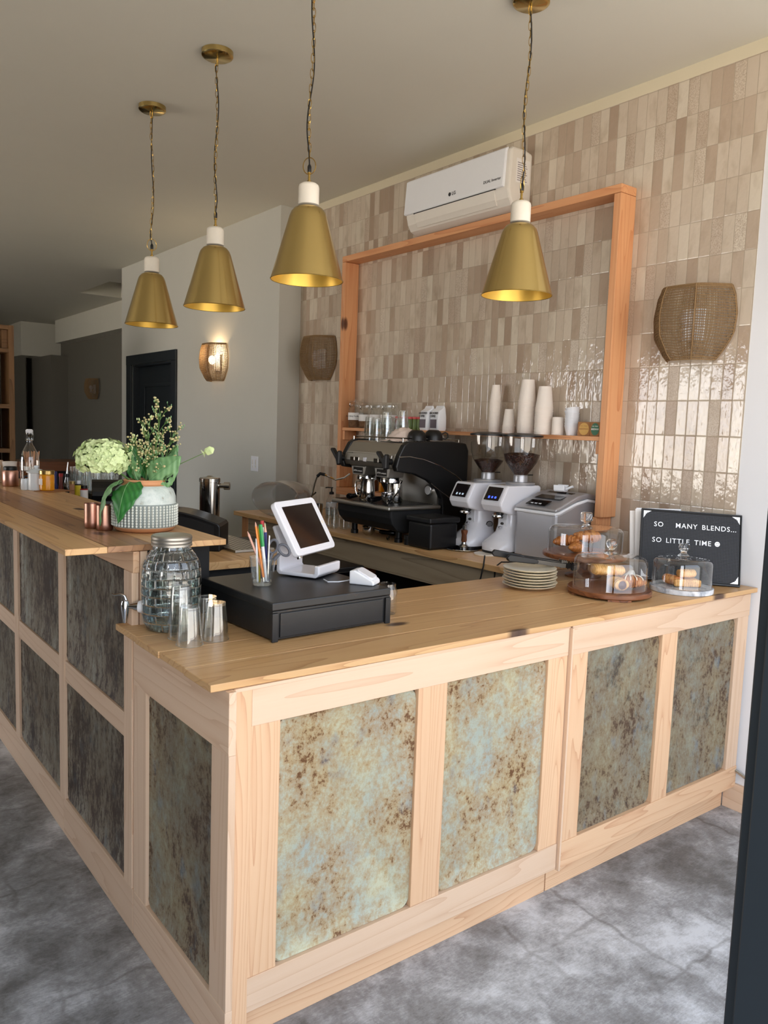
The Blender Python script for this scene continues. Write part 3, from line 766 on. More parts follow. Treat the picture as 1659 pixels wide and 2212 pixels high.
# ------------------------------------------------------------------ bookcase far left
bk = thing('wooden_shelving', 'tall pine shelving unit with dark reddish backs, at the left edge in the back room', 'shelving', (.55,8.0,0))
for x in (0,.6,1.18): MB().box(x,x+.045,0,.35,0,2.40).build('upright', M['shade_wood_z'], bk, bev=.002)
for z in (.35,.8,1.23,1.64,2.15,2.36): MB().box(.0455,1.1795,.002,.348,z,z+.038).build('shelf', M['shade_wood_x'], bk, bev=.002)
MB().box(.05,1.17,.33,.349,.39,2.35).build('back_panel', plain('dark_red_cloth', lin(60,28,20), .9), bk)
MB().box(1.05,1.075,.01,.33,.39,1.63).build('divider', M['shade_wood_z'], bk)
MB().box(1.13,1.178,.05,.3,2.19,2.358).build('side_box', M['shade_wood_x'], bk)
ls = MB(); ls.box(-.2,2.9,9.6,10.2,.95,1.06); 
tag(ls.build('dark_wood_ledge', M['acacia'], bev=.004), 'dark wooden ledge across the back room behind the bar bottles', 'ledge')
lo2 = bpy.data.objects['dark_wood_ledge']
MB().box(0,2.7,9.7,10.1,0,.95).build('base', M['black_matte'], lo2)
# ------------------------------------------------------------------ espresso machine
EX, EY, EZ = 2.55, 3.24, .9685
em = thing('espresso_machine', 'black and steel two-group espresso machine on the back counter', 'espresso machine', (EX,EY,EZ))
Wd = .525
def ep(nm, m, mb, **k): return mb.build(nm, M[m], em, **k)
for x in (.10,.45):
    for y in (.07,.48): ep('foot','black', MB().lathe([(.022,0),(.022,.02),(.017,.024),(.017,.06)],18,(x,y,0)), smooth=30)
ep('lower_body','black_matte', MB().prism([(.10,.055),(.045,.068),(.008,.105),(-.004,.140),(-.004,.18),(.50,.18),(.50,.055)], .012, Wd-.012), bev=.01)
ep('drip_tray','steel_dull', MB().prism([(-.035,.18),(-.035,.202),(.33,.202),(.33,.18)], -.008, Wd+.008), bev=.008)
gr = MB()
for i in range(26): y = .03+i*.0195; gr.box(-.01,.30,y,y+.010,.202,.2045)
ep('tray_grate','steel_dark', gr)
ep('rear_panel','steel_dull', MB().box(.335,.36,.036,Wd-.036,.18,.42))
ep('boiler_body','black_matte', MB().box(.36,.515,.03,Wd-.03,.18,.50))
ep('head','steel_dull', MB().prism([(.10,.385),(.06,.395),(.022,.43),(.035,.475),(.075,.53),(.11,.537),(.50,.537),(.50,.385)], .036, Wd-.036), bev=.006)
ep('control_fascia','steel_dull', MB().prism([(.020,.402),(.006,.430),(.020,.470),(.026,.470),(.03,.402)], .05, Wd-.05), bev=.003)
side = [(.095,.545),(.40,.55),(.505,.54),(.525,.50),(.525,.10),(.50,.06),(.345,.06),(.345,.19),(.34,.235),(.31,.285),(.24,.335),(.14,.372),(.02,.385),(.012,.41),(.03,.47),(.062,.525)]
for y0 in (0, Wd-.036): ep('side_panel','black', MB().prism(side, y0, y0+.036), bev=.007)
for y in (-.001, Wd+.001):
    ep('trim_line','chrome', MB().tube([(.028,y,.462),(.10,y,.465),(.20,y,.450),(.32,y,.415),(.43,y,.365),(.525,y,.305)], .0022, 6), smooth=True)
    ep('trim_line','chrome', MB().tube([(.255,y,.322),(.33,y,.275),(.42,y,.225),(.525,y,.16)], .0022, 6), smooth=True)
pm = MB().tube([(.09,.05,.56),(.09,Wd-.05,.56),(.49,Wd-.05,.56),(.49,.05,.56)], .004, 8, close=True)
for x, y in ((.09,.05),(.09,.5),(.49,.5),(.49,.05),(.09,.275)): pm.tube([(x,y,.535),(x,y,.56)], .004, 8)
ep('cup_rail','steel', pm, smooth=True)
for yc in (.165,.385):
    ep('group_cover','steel_dull', MB().prism([(yc-.07,.395),(yc-.055,.345),(yc+.055,.345),(yc+.07,.395)], .045,.15,'x'), bev=.004)
    ep('group_plate','steel_dark', MB().box(.043,.046,yc-.045,yc+.045,.352,.388))
    textmesh('APPIA compact', .013, 'print', M['led_white'] if False else M['paper'], em, .0003, Matrix.Translation((.0425,yc,.364)) @ Matrix(((0,0,-1,0),(-1,0,0,0),(0,1,0,0),(0,0,0,1))))
    g = ep('group_head','chrome', MB().lathe([(.030,.345),(.052,.342),(.055,.33),(.055,.318),(.048,.312),(.0,.311)][::-1], 32, (.105,yc,0)), smooth=30)
    for j, yy in enumerate((yc-.055,yc-.012,)):
        MB().box(.004,.016,yy,yy+.038,.424,.448).build('button', M['steel'], em, bev=.003)
MB().box(.004,.016,.262,.288,.424,.448).build('button', M['white_gloss'], em, bev=.003)
textmesh('nuova simonelli', .012, 'print', M['ink'], em, .0003, Matrix.Translation((.0185,.44,.462)) @ Matrix(((0,0,-1,0),(-1,0,0,0),(0,1,0,0),(0,0,0,1))))
for yc in (.072,.508):
    k = ep('steam_lever','black', MB().prism([(yc-.040,.398),(yc-.020,.392),(yc-.006,.425),(yc+.050,.478),(yc+.044,.490),(yc+.030,.488),(yc-.008,.452),(yc-.030,.478),(yc-.040,.47)], -.035,-.008,'x'), bev=.006)
    ep('lever_hub','black', MB().tube([(-.01,yc-.015,.435),(.02,yc-.015,.435)], .018, 16), smooth=30)
ep('steam_wand','chrome', MB().tube([(.09,.53,.34),(.07,.555,.315),(.04,.60,.30),(.01,.635,.318),(-.01,.66,.33),(-.03,.685,.325)], .0055, 8), smooth=True)
ep('steam_wand','chrome', MB().tube([(-.03,.685,.325),(-.045,.695,.27),(-.06,.71,.17),(-.062,.712,.155)], .0048, 8), smooth=True)
ep('wand_grip','black', MB().tube([(-.003,.652,.327),(-.02,.675,.332),(-.033,.688,.315)], .0095, 10), smooth=True)
ep('steam_wand','chrome', MB().tube([(.10,.06,.33),(.08,.05,.31),(.07,.055,.27),(.06,.075,.245),(.05,.09,.235)], .0055, 8), smooth=True)
ep('steam_wand','chrome', MB().tube([(.05,.09,.235+.0),(.03,.085,.21+.07-.05),(.02,.075,.2065)], .0045, 8), smooth=True)
ep('wand_grip','black', MB().tube([(.055,.082,.25),(.046,.092,.225),(.044,.09,.228)], .0085, 10), smooth=True)
ga = ep('pressure_gauge','chrome', MB().lathe([(.030,0),(.030,.012),(.026,.014),(0,.014)], 28).xf(Matrix.Translation((.335,.10,.275)) @ Matrix.Rotation(-PI/2,4,'Y')), smooth=30)
MB().lathe([(.025,0),(.025,.001),(0,.001)], 24).xf(Matrix.Translation((.3205,.10,.275)) @ Matrix.Rotation(-PI/2,4,'Y')).build('dial', M['paper'], ga)
ep('indicator','red', MB().box(.332,.335,.075,.083,.375,.388))

def wpos(x,y,z): return (EX+x, EY+y, EZ+z)
ZT = .2052
pt = thing('milk_pitcher', 'tall steel milk pitcher standing on the machine tray, in the middle', 'pitcher', wpos(.05,.30,ZT))
MB().lathe([(.0,0),(.040,0),(.043,.006),(.041,.06),(.038,.105),(.040,.125),(.0385,.125),(.0365,.105),(.039,.01),(0,.004)], 32).build('body', M['steel'], pt, smooth=40)
MB().tube([(0-.04,.0,.11),(-.066,.0,.105),(-.07,.0,.06),(-.06,0,.03),(-.04,.0,.025)], .005, 8).build('handle', M['steel'], pt, smooth=True)
pt.rotation_euler.z = -.9
dup(pt, wpos(.16,.19,ZT), .8, 'darker steel milk pitcher at the back of the machine tray near the gauge')
def portafilter(loc, rz, lab):
    t = thing('portafilter', lab, 'portafilter', loc, rz, group='portafilters')
    MB().lathe([(.0,.0),(.018,.0),(.03,.012),(.036,.022),(.036,.045),(.039,.047),(.039,.052),(.034,.052),(.033,.03),(.0,.014)], 28).build('basket', M['chrome'], t, smooth=35)
    MB().tube([(-.034,0,.035),(-.055,0,.030),(-.07,0,.022)], .007, 10).build('neck', M['chrome'], t, smooth=True)
    MB().tube([(-.06,0,.026),(-.08,0,.022),(-.11,0,.019),(-.145,0,.02),(-.155,0,.02)], [.010,.013,.0125,.0175,.013], 14).build('handle', M['black_gloss'], t, smooth=True)
    return t
pf = portafilter(wpos(.11,.415,ZT+.002), .35, 'portafilter with round black knob lying left of the steel pitcher on the tray')
pf2 = dup(pf, wpos(.10,.175,ZT+.002), .2, 'portafilter with round black knob lying right of the steel pitcher on the tray')
pf3 = dup(pf, (2.665,3.60,EZ+.001), 2.2, 'portafilter lying on the counter under the machine, handle to the right')
pf3.rotation_euler = (0,0,2.35)

# glasses on top of the machine
def faceted_glass(name, h, r0, r1, mat='glass_soft', ribs=10, d=.035, t=.0022, seg=60):
    m = MB().lathe([(0,0),(r0,0),(r0+.0008,.004),(r1,h)], seg, ribs=ribs, rib_d=d, zr=(.006,h*.75))
    m.f.pop()   # open rim
    m2 = MB().lathe([(r1-t,h),(r0-t+.001,.008),(0,.008)], seg); m2.f = [f for f in m2.f if len(f) == 4]
    m.add(m2.v, m2.f)
    n = len(m.v); base = 3*seg
    for k in range(seg): m.f.append((base+k, base+(k+1)%seg, 4*seg+(k+1)%seg, 4*seg+k))
    m.tube([(r1*math.cos(2*PI*k/24), r1*math.sin(2*PI*k/24), h-.001) for k in range(24)], .0012, 5, close=True)
    m.tube([(r0*.93*math.cos(2*PI*k/24), r0*.93*math.sin(2*PI*k/24), .003) for k in range(24)], .0022, 5, close=True)
    return m
ZM = EZ+.5375
G = 'upturned tumblers stacked on top of the espresso machine'
def inv(mb, h): return mb.xf(Matrix.Translation((0,0,h)) @ Matrix.Rotation(PI,4,'X'))
mg = inv(faceted_glass('g', .095, .025, .035), .095).build('drinking_glass', M['glass_soft'], smooth=60)
tag(mg, 'clear upside-down tumbler on the espresso machine, in the cluster left of the cloth', 'glass', G)
gl = [(.20,.50,0),(.20,.50,.04),(.19,.42,0),(.19,.42,.035),(.20,.34,0),(.20,.34,.035),(.20,.34,.07),(.26,.27,0),(.26,.27,.04),(.26,.27,.08),(.29,.36,0),(.29,.36,.04),(.30,.45,0),(.30,.45,.045)]
for i, (x, y, z) in enumerate(gl):
    o = mg if i == 0 else mg.copy()
    if i: COL.objects.link(o)
    o.location = wpos(x,y,.5375+z)
# cloth
rnd = random.Random(3); cl = MB(); N = 26
for i in range(N):
    for j in range(N):
        u, v = i/(N-1)-.5, j/(N-1)-.5; r = math.hypot(u,v)*2
        z = .075*max(0,1-r**2*.9)+.012*noise.noise(Vector((u*7,v*7,1)))+.014*abs(noise.noise(Vector((u*13,v*9,4))))
        cl.v.append((u*.20*(1+.3*noise.noise(Vector((v*4,0,2)))), v*.20*(1+.3*noise.noise(Vector((u*4,3,2)))), max(.003,z)))
for i in range(N-1):
    for j in range(N-1): cl.f.append((i*N+j,(i+1)*N+j,(i+1)*N+j+1,i*N+j+1))
o = cl.build('folded_cloth', M['cloth'], smooth=70, loc=wpos(.20,.175,.5385), solid=.003); tag(o, 'crumpled cream cloth on top of the espresso machine between glasses and black cups', 'cloth')
cup = thing('coffee_cup', 'black coffee cup upside down on the espresso machine, the left one of the front pair', 'cup', wpos(.20,.068,.549), .6, 'black cups on the espresso machine')
MB().lathe([(.052,0),(.051,.02),(.044,.042),(.030,.055),(.024,.057),(.0,.057)], 32).build('bowl', M['black'], cup, smooth=40)
MB().tube([(.045,.0,.035),(.065,.0,.045),(.078,.0,.038),(.080,.0,.02),(.068,0,.008),(.052,0,.012)], .004, 8).build('handle', M['black'], cup, smooth=True)
dup(cup, wpos(.315,.064,.553), -.6, 'black coffee cup upside down with its handle out to the right, at the machine corner')
dup(cup, wpos(.33,.17,.5375), 1.8, 'black coffee cup behind the front pair, beside the red-capped jars', .8)
dup(cup, wpos(.36,.27,.5375), 2.8, 'small black coffee cup just right of the tumblers, half behind the cloth', .8)

# black bin beside the machine
kb = thing('waste_bin', 'square black knock-out bin right of the espresso machine', 'bin', (2.60,3.0,.9685))
MB().box(.01,.20,.005,.185,0,.135).build('body', M['black'], kb, bev=.012); MB().box(0,.21,-.002,.192,.135,.165).build('rim', M['black'], kb, bev=.008)
dj = MB().lathe([(.018,0),(.018,.03),(.021,.032),(.021,.05),(.0,.05)], 20, (2.64,3.22,.9685)).build('black_plug', M['black'], smooth=30); tag(dj, 'small black rubber foot cup by the corner of the waste bin', 'cup')
hb = MB()
tx = textmesh('@', .03, 'metal_coil', M['steel'], None, .002, Matrix.Translation((2.595,3.33,.985)) @ Matrix(((0,0,-1,0),(-1,0,0,0),(0,1,0,0),(0,0,0,1))))
tag(tx, 'small bright metal coil ring on the counter edge below the espresso machine', 'coil')

# ------------------------------------------------------------------ grinders
def make_grinder(level):
    t = thing('coffee_grinder', '', 'coffee grinder', (0,0,0), group='white coffee grinders')
    z0 = .0
    def g(nm, m, mb, **k): return mb.build(nm, M[m] if isinstance(m, str) else m, t, **k)
    g('base_pad','black', MB().prism(rrect(.235,.17,.06,6,-.085,0), 0, .018, 'z'), bev=.003)
    # flared foot and column: stack of rounded rectangles
    mb = MB(); n = 0
    for (cx, w, d, z, r) in ((-.085,.245,.175,.018,.07),(-.085,.247,.178,.05,.075),(-.07,.205,.155,.09,.07),(-.05,.165,.13,.13,.06),(-.04,.145,.122,.20,.055),(-.04,.14,.12,.30,.05)):
        rr = rrect(w, d, r, 6, cx, 0); n = len(rr); mb.v += [(p[0],p[1],z) for p in rr]
    L = len(mb.v)//n
    for i in range(L-1):
        for k in range(n): mb.f.append((i*n+k, i*n+(k+1)%n, (i+1)*n+(k+1)%n, (i+1)*n+k))
    mb.f.append(tuple(range(n-1,-1,-1))); mb.f.append(tuple((L-1)*n+k for k in range(n)))
    g('body','white_gloss', mb, smooth=50)
    g('head','white_gloss', MB().prism([(.065,.275),(.080,.29),(.080,.405),(.065,.412),(-.155,.412),(-.165,.405),(-.207,.328),(-.207,.312),(-.19,.282),(-.12,.265),(-.05,.262)], -.072,.072,'y'), bev=.009)
    dxn = Vector((-.163,0,.405))-Vector((-.205,0,.332)); ln = dxn.length; ang = math.atan2(dxn.x, dxn.z)
    Ms = Matrix.Translation((-.1868,0,.3695)) @ Matrix.Rotation(ang, 4, 'Y')
    s = g('screen','screen', MB().box(-.004,.0,-.05,.05,-.038,.036).xf(Ms), bev=.002)
    ic = MB()
    for y, z, w, h in ((-.026,-.022,.011,.010),(-.004,-.022,.009,.010),(.018,-.022,.010,.012)) : ic.box(-.0052,-.004,y-w/2,y+w/2,z-h/2,z+h/2)
    ic.xf(Ms).build('display_icons', M['led_blue'], s)
    g('chute','black', MB().tube([(-.125,0,.29),(-.14,0,.262),(-.145,0,.25)], [.022,.018,.014], 14), smooth=40)
    g('portafilter_fork','chrome', MB().lathe([(.028,0),(.031,.004),(.031,.020),(.026,.022)], 24).xf(Matrix.Translation((-.155,0,.235)) @ Matrix.Rotation(.35,4,'Y')), smooth=40)
    g('front_plate','white_plastic', MB().box(-.116,-.108,-.03,.03,.10,.29), bev=.002)
    g('hook','chrome', MB().tube([(-.116,0,.165),(-.13,0,.163),(-.137,0,.172)], .007, 10), smooth=True)
    g('button','steel_dark', MB().ball((-.117,0,.195), .010, 12, 8), smooth=True)
    g('adjust_collar','silver_paint', MB().lathe([(.072,.412),(.075,.418),(.072,.424),(.036,.426),(.036,.455),(.034,.462)], 32, (0,0,0)), smooth=30)
    g('shutter','black', MB().box(-.005,.085,-.008,.008,.458,.463), bev=.001)
    g('side_badge','silver_paint', MB().lathe([(.020,0),(.020,.004),(0,.006)], 24).xf(Matrix.Translation((-.035,-.061,.16)) @ Matrix.Rotation(PI/2,4,'X')), smooth=30)
    g('side_badge_rim','black', MB().lathe([(.025,0),(.025,.0035),(.020,.0035)], 24).xf(Matrix.Translation((-.035,-.060,.16)) @ Matrix.Rotation(PI/2,4,'X')), smooth=30)
    hp = [(.035,.455),(.040,.47),(.060,.495),(.083,.53),(.095,.57),(.099,.61),(.100,.655)]
    g('hopper','glass_hopper', MB().shell(hp, 40), smooth=60)
    g('hopper_lid','black', MB().lathe([(.104,.655),(.104,.664),(.09,.668),(.05,.674),(.0,.675)], 40), smooth=30)
    bp = [(r-.003, z) for r, z in hp if z <= level]+[]
    rr = .0; 
    for (ra, za), (rb, zb) in zip(hp, hp[1:]):
        if za <= level < zb: rr = ra+(rb-ra)*(level-za)/(zb-za)
    bp = [(0,.462),(.033,.462)]+[(r-.003,z) for r, z in hp[1:] if z < level]+[(rr-.003,level),(rr*.6,level+.008),(0,level+.010)]
    g('beans','beans', MB().lathe(bp, 40), smooth=50)
    for c in list(t.children)+[q for c in t.children for q in c.children]:
        for v in c.data.vertices:   # short column under a tall head
            z = v.co.z; v.co.z = z if z < .05 else (.05+(z-.05)*(.150/.215) if z < .265 else z-.065)
    return t
g1 = make_grinder(.525); g1.location = (3.0,3.005,.9685); g1['label'] = 'white coffee grinder next to the espresso machine, hopper nearly empty'
g2 = make_grinder(.566); g2.location = (3.02,2.79,.9685); g2['label'] = 'white coffee grinder next to the ice maker, hopper half full of beans, blue digits lit'
# the two screens differ
for c in g1.children:
    if c.name.startswith('screen'):
        for q in c.children: q.data.materials[0] = M['led_white']
def disc(nm, loc, r, m, lab, cat, rim=None):
    t = thing(nm, lab, cat, loc); MB().lathe([(0,0),(r,0),(r,.006),(r-.012,.006),(0,.004)], 40).build('plate', M[m], t, smooth=30)
    if rim: MB().tube([(r*math.cos(2*PI*k/40), r*math.sin(2*PI*k/40), .005) for k in range(40)], .0035, 6, close=True).build('rim', M[rim], t, smooth=True)
    return t
disc('tamping_mat', (2.80,2.965,.9685), .085, 'black_gloss', 'round black mat with steel rim under the tamper', 'mat', 'steel')
disc('round_tray', (2.80,2.79,.9685), .062, 'marble', 'small round pale tray at the foot of the second grinder', 'tray')
tm = thing('tamper', 'coffee tamper with brown wooden handle standing on the round black mat', 'tamper', (2.80,2.955,.975))
MB().lathe([(0,0),(.027,0),(.027,.012),(.022,.018),(.014,.024),(.012,.034)], 28).build('base', M['steel'], tm, smooth=30)
MB().lathe([(.012,.034),(.015,.042),(.013,.07),(.017,.085),(.0175,.095),(.012,.098),(0,.098)], 24).build('handle', M['steam'], tm, smooth=40)
MB().box(-.008,.008,-.008,.008,.098,.122).build('cap', M['steel'], tm, bev=.002)

# ------------------------------------------------------------------ ice maker
im = thing('ice_maker', 'silver countertop ice maker with a curved lid, right of the grinders', 'ice maker', (2.885,2.435,.9685))
pr = [(0,0),(.30,0),(.30,.30),(.285,.318),(.23,.325),(.14,.312),(.07,.285),(.02,.262),(0,.255)]
MB().prism([(0,0),(.30,0),(.30,.29),(.23,.30),(.15,.285),(.08,.262),(.03,.245),(0,.24)],0,.255,'y').build('body', M['silver_paint'], im, bev=.018)
MB().prism([(-.004,.242),(.03,.247),(.08,.264),(.15,.287),(.23,.302),(.305,.292),(.305,.278),(.23,.288),(.15,.272),(.08,.250),(.03,.233),(-.004,.228)],-.004,.259,'y').build('white_band', M['white_plastic'], im, bev=.004)
MB().prism([(-.002,.243),(.03,.248),(.08,.265),(.15,.288),(.23,.303),(.303,.293),(.300,.318),(.23,.330),(.15,.316),(.08,.288),(.03,.268),(0,.258)],-.002,.257,'y').build('lid', M['silver_paint'], im, bev=.008)
MB().prism([(.012,.2675),(.04,.279),(.06,.287),(.058,.290),(.038,.282),(.01,.270)],.075,.20,'y').build('control_panel', M['black_gloss'], im, bev=.002)
bm = MB()
for y in (.11,.135,.16): bm.box(.018,.028,y,y+.012,.2745,.2775)
bm.build('buttons', M['white_plastic'], im)
MB().prism([(.09,.296),(.20,.324),(.198,.3265),(.088,.2985)],.05,.21,'y').build('lid_window', M['screen'], im, bev=.001)
sc_ = thing('ice_scoop', 'small white plastic scoop resting on the ice maker lid', 'scoop', (3.07,2.565,1.2985), .3)
MB().prism([(-.03,.032),(-.026,.006),(-.018,0),(.018,0),(.026,.006),(.03,.032),(.026,.032),(.022,.008),(-.022,.008),(-.026,.032)],-.028,.028,'y').build('bowl', M['white_plastic'], sc_, bev=.002)
MB().tube([(0,-.026,.012),(.0,-.05,.024),(0,-.062,.028)], .006, 8).build('handle', M['white_plastic'], sc_, smooth=True)
cb = MB().tube([(2.62,2.62,1.0),(2.60,2.60,1.0),(2.585,2.59,.96),(2.58,2.60,.90),(2.59,2.64,.84),(2.62,2.62,.80),(2.63,2.56,.86),(2.61,2.54,.96),(2.63,2.52,.985),(2.75,2.50,.978),(2.86,2.52,.974)], .0035, 8)
tag(cb.build('cable', M['cord'], smooth=True), 'black power cord looping over the edge of the back counter', 'cord')

# ------------------------------------------------------------------ left end of the back counter
sb = thing('soap_bottle', 'clear pump soap bottle with a pale printed label, left of the espresso machine', 'soap bottle', (2.95,4.42,.9685), 0)
MB().lathe([(0,0),(.033,0),(.036,.004),(.036,.105),(.030,.125),(.014,.145),(.013,.158)], 32).build('bottle', M['glass'], sb, smooth=40)
MB().lathe([(0,.004),(.0335,.004),(.0335,.095),(0,.095)], 32).build('soap', M['water'], sb, smooth=40)
MB().shell([(.0366,.02),(.0366,.10)], 32).build('label', M['enamel'], sb, smooth=40)
for i, (tx_, s_) in enumerate((('J LNE', .016),('hand soap', .009))):
    textmesh(tx_, s_, 'print', M['ink'], sb, .0003, Matrix.Rotation(.66,4,'Z') @ Matrix.Translation((-.0375,0,.066-.02*i)) @ Matrix(((0,0,-1,0),(-1,0,0,0),(0,1,0,0),(0,0,0,1))))
MB().lathe([(.016,.156),(.016,.170),(.008,.174),(.005,.176),(.005,.196),(.009,.198),(.009,.204),(0,.204)], 18).build('pump', M['black'], sb, smooth=30)
MB().tube([(0,0,.200),(-.02,.02,.201),(-.03,.03,.198)], .004, 8).build('nozzle', M['black'], sb, smooth=True)
tu = MB().lathe([(0,0),(.021,0),(.0265,.095),(.025,.095),(.02,.004),(0,.004)], 28, (2.86,4.43,.9685)).build('steel_tumbler', M['steel'], smooth=40); tag(tu, 'plain steel tumbler on the back counter beside the tablet, left of the soap bottle', 'tumbler')
sg0 = faceted_glass('s', .062, .022, .027, 'glass_soft', 6, .02).build('shot_glass', M['glass_soft'], smooth=60, loc=(2.66,3.95,.9685))
tag(sg0, 'small clear shot glass in the cluster on the counter just left of the espresso machine', 'glass', 'small glasses left of the espresso machine')
for x,y,z in ((2.66,3.95,.055),(2.675,4.03,0),(2.675,4.03,.055),(2.72,3.98,0),(2.72,3.98,.055),(2.69,3.89,0),(2.74,3.91,0),(2.78,3.96,0),(2.74,4.06,0)):
    o = sg0.copy(); COL.objects.link(o); o.location = (x,y,.9685+z)
fa = thing('faucet', 'chrome faucet at the tiled wall behind the tablet', 'faucet', (3.05,4.86,.9685))
MB().lathe([(0,0),(.024,0),(.024,.01),(.014,.014),(.013,.11),(0,.112)], 20).build('body', M['chrome'], fa, smooth=40)
MB().tube([(0,0,.09),(-.02,0,.135),(-.06,-.01,.145),(-.11,-.02,.125),(-.13,-.025,.095)], .009, 10).build('spout', M['chrome'], fa, smooth=True)
MB().tube([(0,-.01,.10),(.0,-.05,.115),(0,-.085,.135)], .006, 8).build('lever', M['black'], fa, smooth=True)
# dish tub tilted on its side
tb_ = thing('plastic_tub', 'cloudy oval plastic tub tipped on its side at the left end of the back counter', 'tub', (2.76,4.62,1.085), 0)
mb = MB(); mb.lathe([(.0,0),(.85,0),(.95,.06),(1.0,.16),(1.03,.165),(1.03,.172),(.98,.172),(.93,.07),(.84,.012),(0,.012)], 48, sx=.20, sy=.115)
mb.xf(Matrix.Rotation(.35,4,'Z') @ Matrix.Rotation(math.radians(-96),4,'Y') @ Matrix.Rotation(PI/2,4,'Z')); 
zz = min(v[2] for v in mb.v)
ob = mb.build('tub', M['glass_grey'], tb_, smooth=40)
tb_.location.z = .969-zz
tw = MB(); 
for k in range(5): tw.ball((.02+.03*k*.5, -.10+.05*k, -.07+.006*(k%2)), .035, 12, 8, (1,1,.4))
tw2 = tw.build('dish_cloth', M['grey_cloth'], smooth=True, loc=(2.68,4.60,1.055)); tag(tw2, 'greyish dish cloth lying in front of the tipped plastic tub', 'cloth')
rd = MB().tube([(2.72,3.92,1.0),(2.74,3.86,1.09),(2.745,3.85,1.10)], .009, 8).build('red_handle', M['red'], smooth=True); tag(rd, 'red brush handle leaning left of the machine tray in front of the wall frame', 'brush')
rd.location = (.25,.12,0)
# small things on the frame's bottom board
for i, (y, r, h, m, lab) in enumerate(((4.40,.016,.03,'paper','tiny white pot at the left end of the frame bottom board'),(4.25,.036,.15,'tea','squat spice jar on the frame bottom board seen left of the machine'),(4.15,.018,.16,'honey','slim amber oil bottle on the frame bottom board beside the spice jar'))):
    t = thing('small_jar' if i < 2 else 'oil_bottle', lab, 'jar' if i < 2 else 'bottle', (3.165,y,1.1585))
    MB().lathe([(0,0),(r,0),(r,h*.75),(r*.6,h*.88),(r*.6,h),(0,h)], 20).build('body', M[m], t, smooth=40)
op = MB().box(3.19,3.2195,4.28,4.40,1.24,1.36); o = op.build('wall_outlet', M['white_plastic'], bev=.004); tag(o, 'white wall outlet with a plug inside the left end of the wooden frame', 'outlet')
bg = MB().box(3.15,3.2,3.86,4.02,1.145,1.36).build('printed_bag', M['grey_print'], bev=.012); tag(bg, 'grey and red printed bag standing behind the espresso machine in the frame', 'bag')
# ------------------------------------------------------------------ things on the wall-frame shelf
SX = 3.165
def clip_jar(y, r, h, lab, open_=False, txt=None, fill='tea'):
    t = thing('storage_jar', lab, 'jar', (SX,y,ZS), group='lidded glass storage jars on the shelf')
    MB().lathe([(0,0),(r*.9,0),(r,.008),(r,h*.74),(r*.82,h*.84),(r*.82,h*.88)], 32).build('jar', M['glass'], t, smooth=40)
    MB().lathe([(0,.004),(r*.93,.004),(r*.93,h*.5),(0,h*.52)], 28).build('contents', M[fill], t, smooth=40)
    MB().shell([(r+.0006,h*.30),(r+.0006,h*.58)], 32).build('paper_label', M['paper'], t, smooth=40)
    if txt: textmesh(txt, .013, 'print', M['ink'], t, .0002, Matrix.Rotation(.62,4,'Z') @ Matrix.Translation((-r-.0012,0,h*.42)) @ Matrix(((0,0,-1,0),(-1,0,0,0),(0,1,0,0),(0,0,0,1))))
    lid = MB().lathe([(0,.022),(r*.6,.022),(r*.9,.014),(r*.92,0),(r*.8,0)], 32).tube([(r*.9*math.cos(2*PI*k/32), r*.9*math.sin(2*PI*k/32), 0) for k in range(32)], .003, 6, close=True)
    o = lid.build('lid', M['glass_soft'], t, smooth=40, loc=(0,0,h*.89), rot=(.0,0,0))
    if open_: o.rotation_euler = (.38,-.15,0); o.location = (0,0,h*.93)
    MB().tube([(-r*.85,0,h*.8),(-r*1.05,0,h*.84),(-r*1.0,0,h*.93)], .0025, 6).build('clasp', M['steel'], t, smooth=True)
    return t
clip_jar(4.47,.052,.175,'lidded glass jar of tea bags with its lid propped open, leftmost on the wooden shelf', True, 'Earl Grey Tea Bags')
clip_jar(4.345,.052,.155,'closed glass storage jar second from the left end of the shelf, white label')
clip_jar(4.22,.052,.155,'closed glass storage jar third from the left end of the shelf behind the tumblers', fill='glaze')
clip_jar(4.10,.052,.155,'closed glass storage jar just left of the small preserve jars on the shelf', fill='glaze')
rd0 = thing('preserve_jar', '', 'jar', (SX,0,ZS), group='small gingham-lidded preserve jars on the shelf')
MB().lathe([(0,0),(.019,0),(.021,.006),(.021,.058),(.018,.066)], 20).build('contents', M['tomato'], rd0, smooth=40)
MB().lathe([(.020,.066),(.021,.068),(.021,.078),(.018,.080),(0,.080)], 20).build('lid', M['lid_red'], rd0, smooth=40)
labs = ['preserve jar with dark red filling and gingham lid, leftmost of the small jars','preserve jar with dark red filling, second of the small gingham-lidded jars','preserve jar with dark red filling, third of the small gingham-lidded jars','preserve jar with green filling, third from the coffee bags','preserve jar with green filling, second from the coffee bags','preserve jar with green filling right beside the white coffee bags']
for i, lb in enumerate(labs):
    t = rd0 if i == 0 else dup(rd0); t.location = (SX-.01, 3.985-.0435*i, ZS); t['label'] = lb
    if i >= 3:
        for c in t.children:
            if c.name.startswith('contents'): c.data = c.data.copy(); c.data.materials[0] = M['pickle']
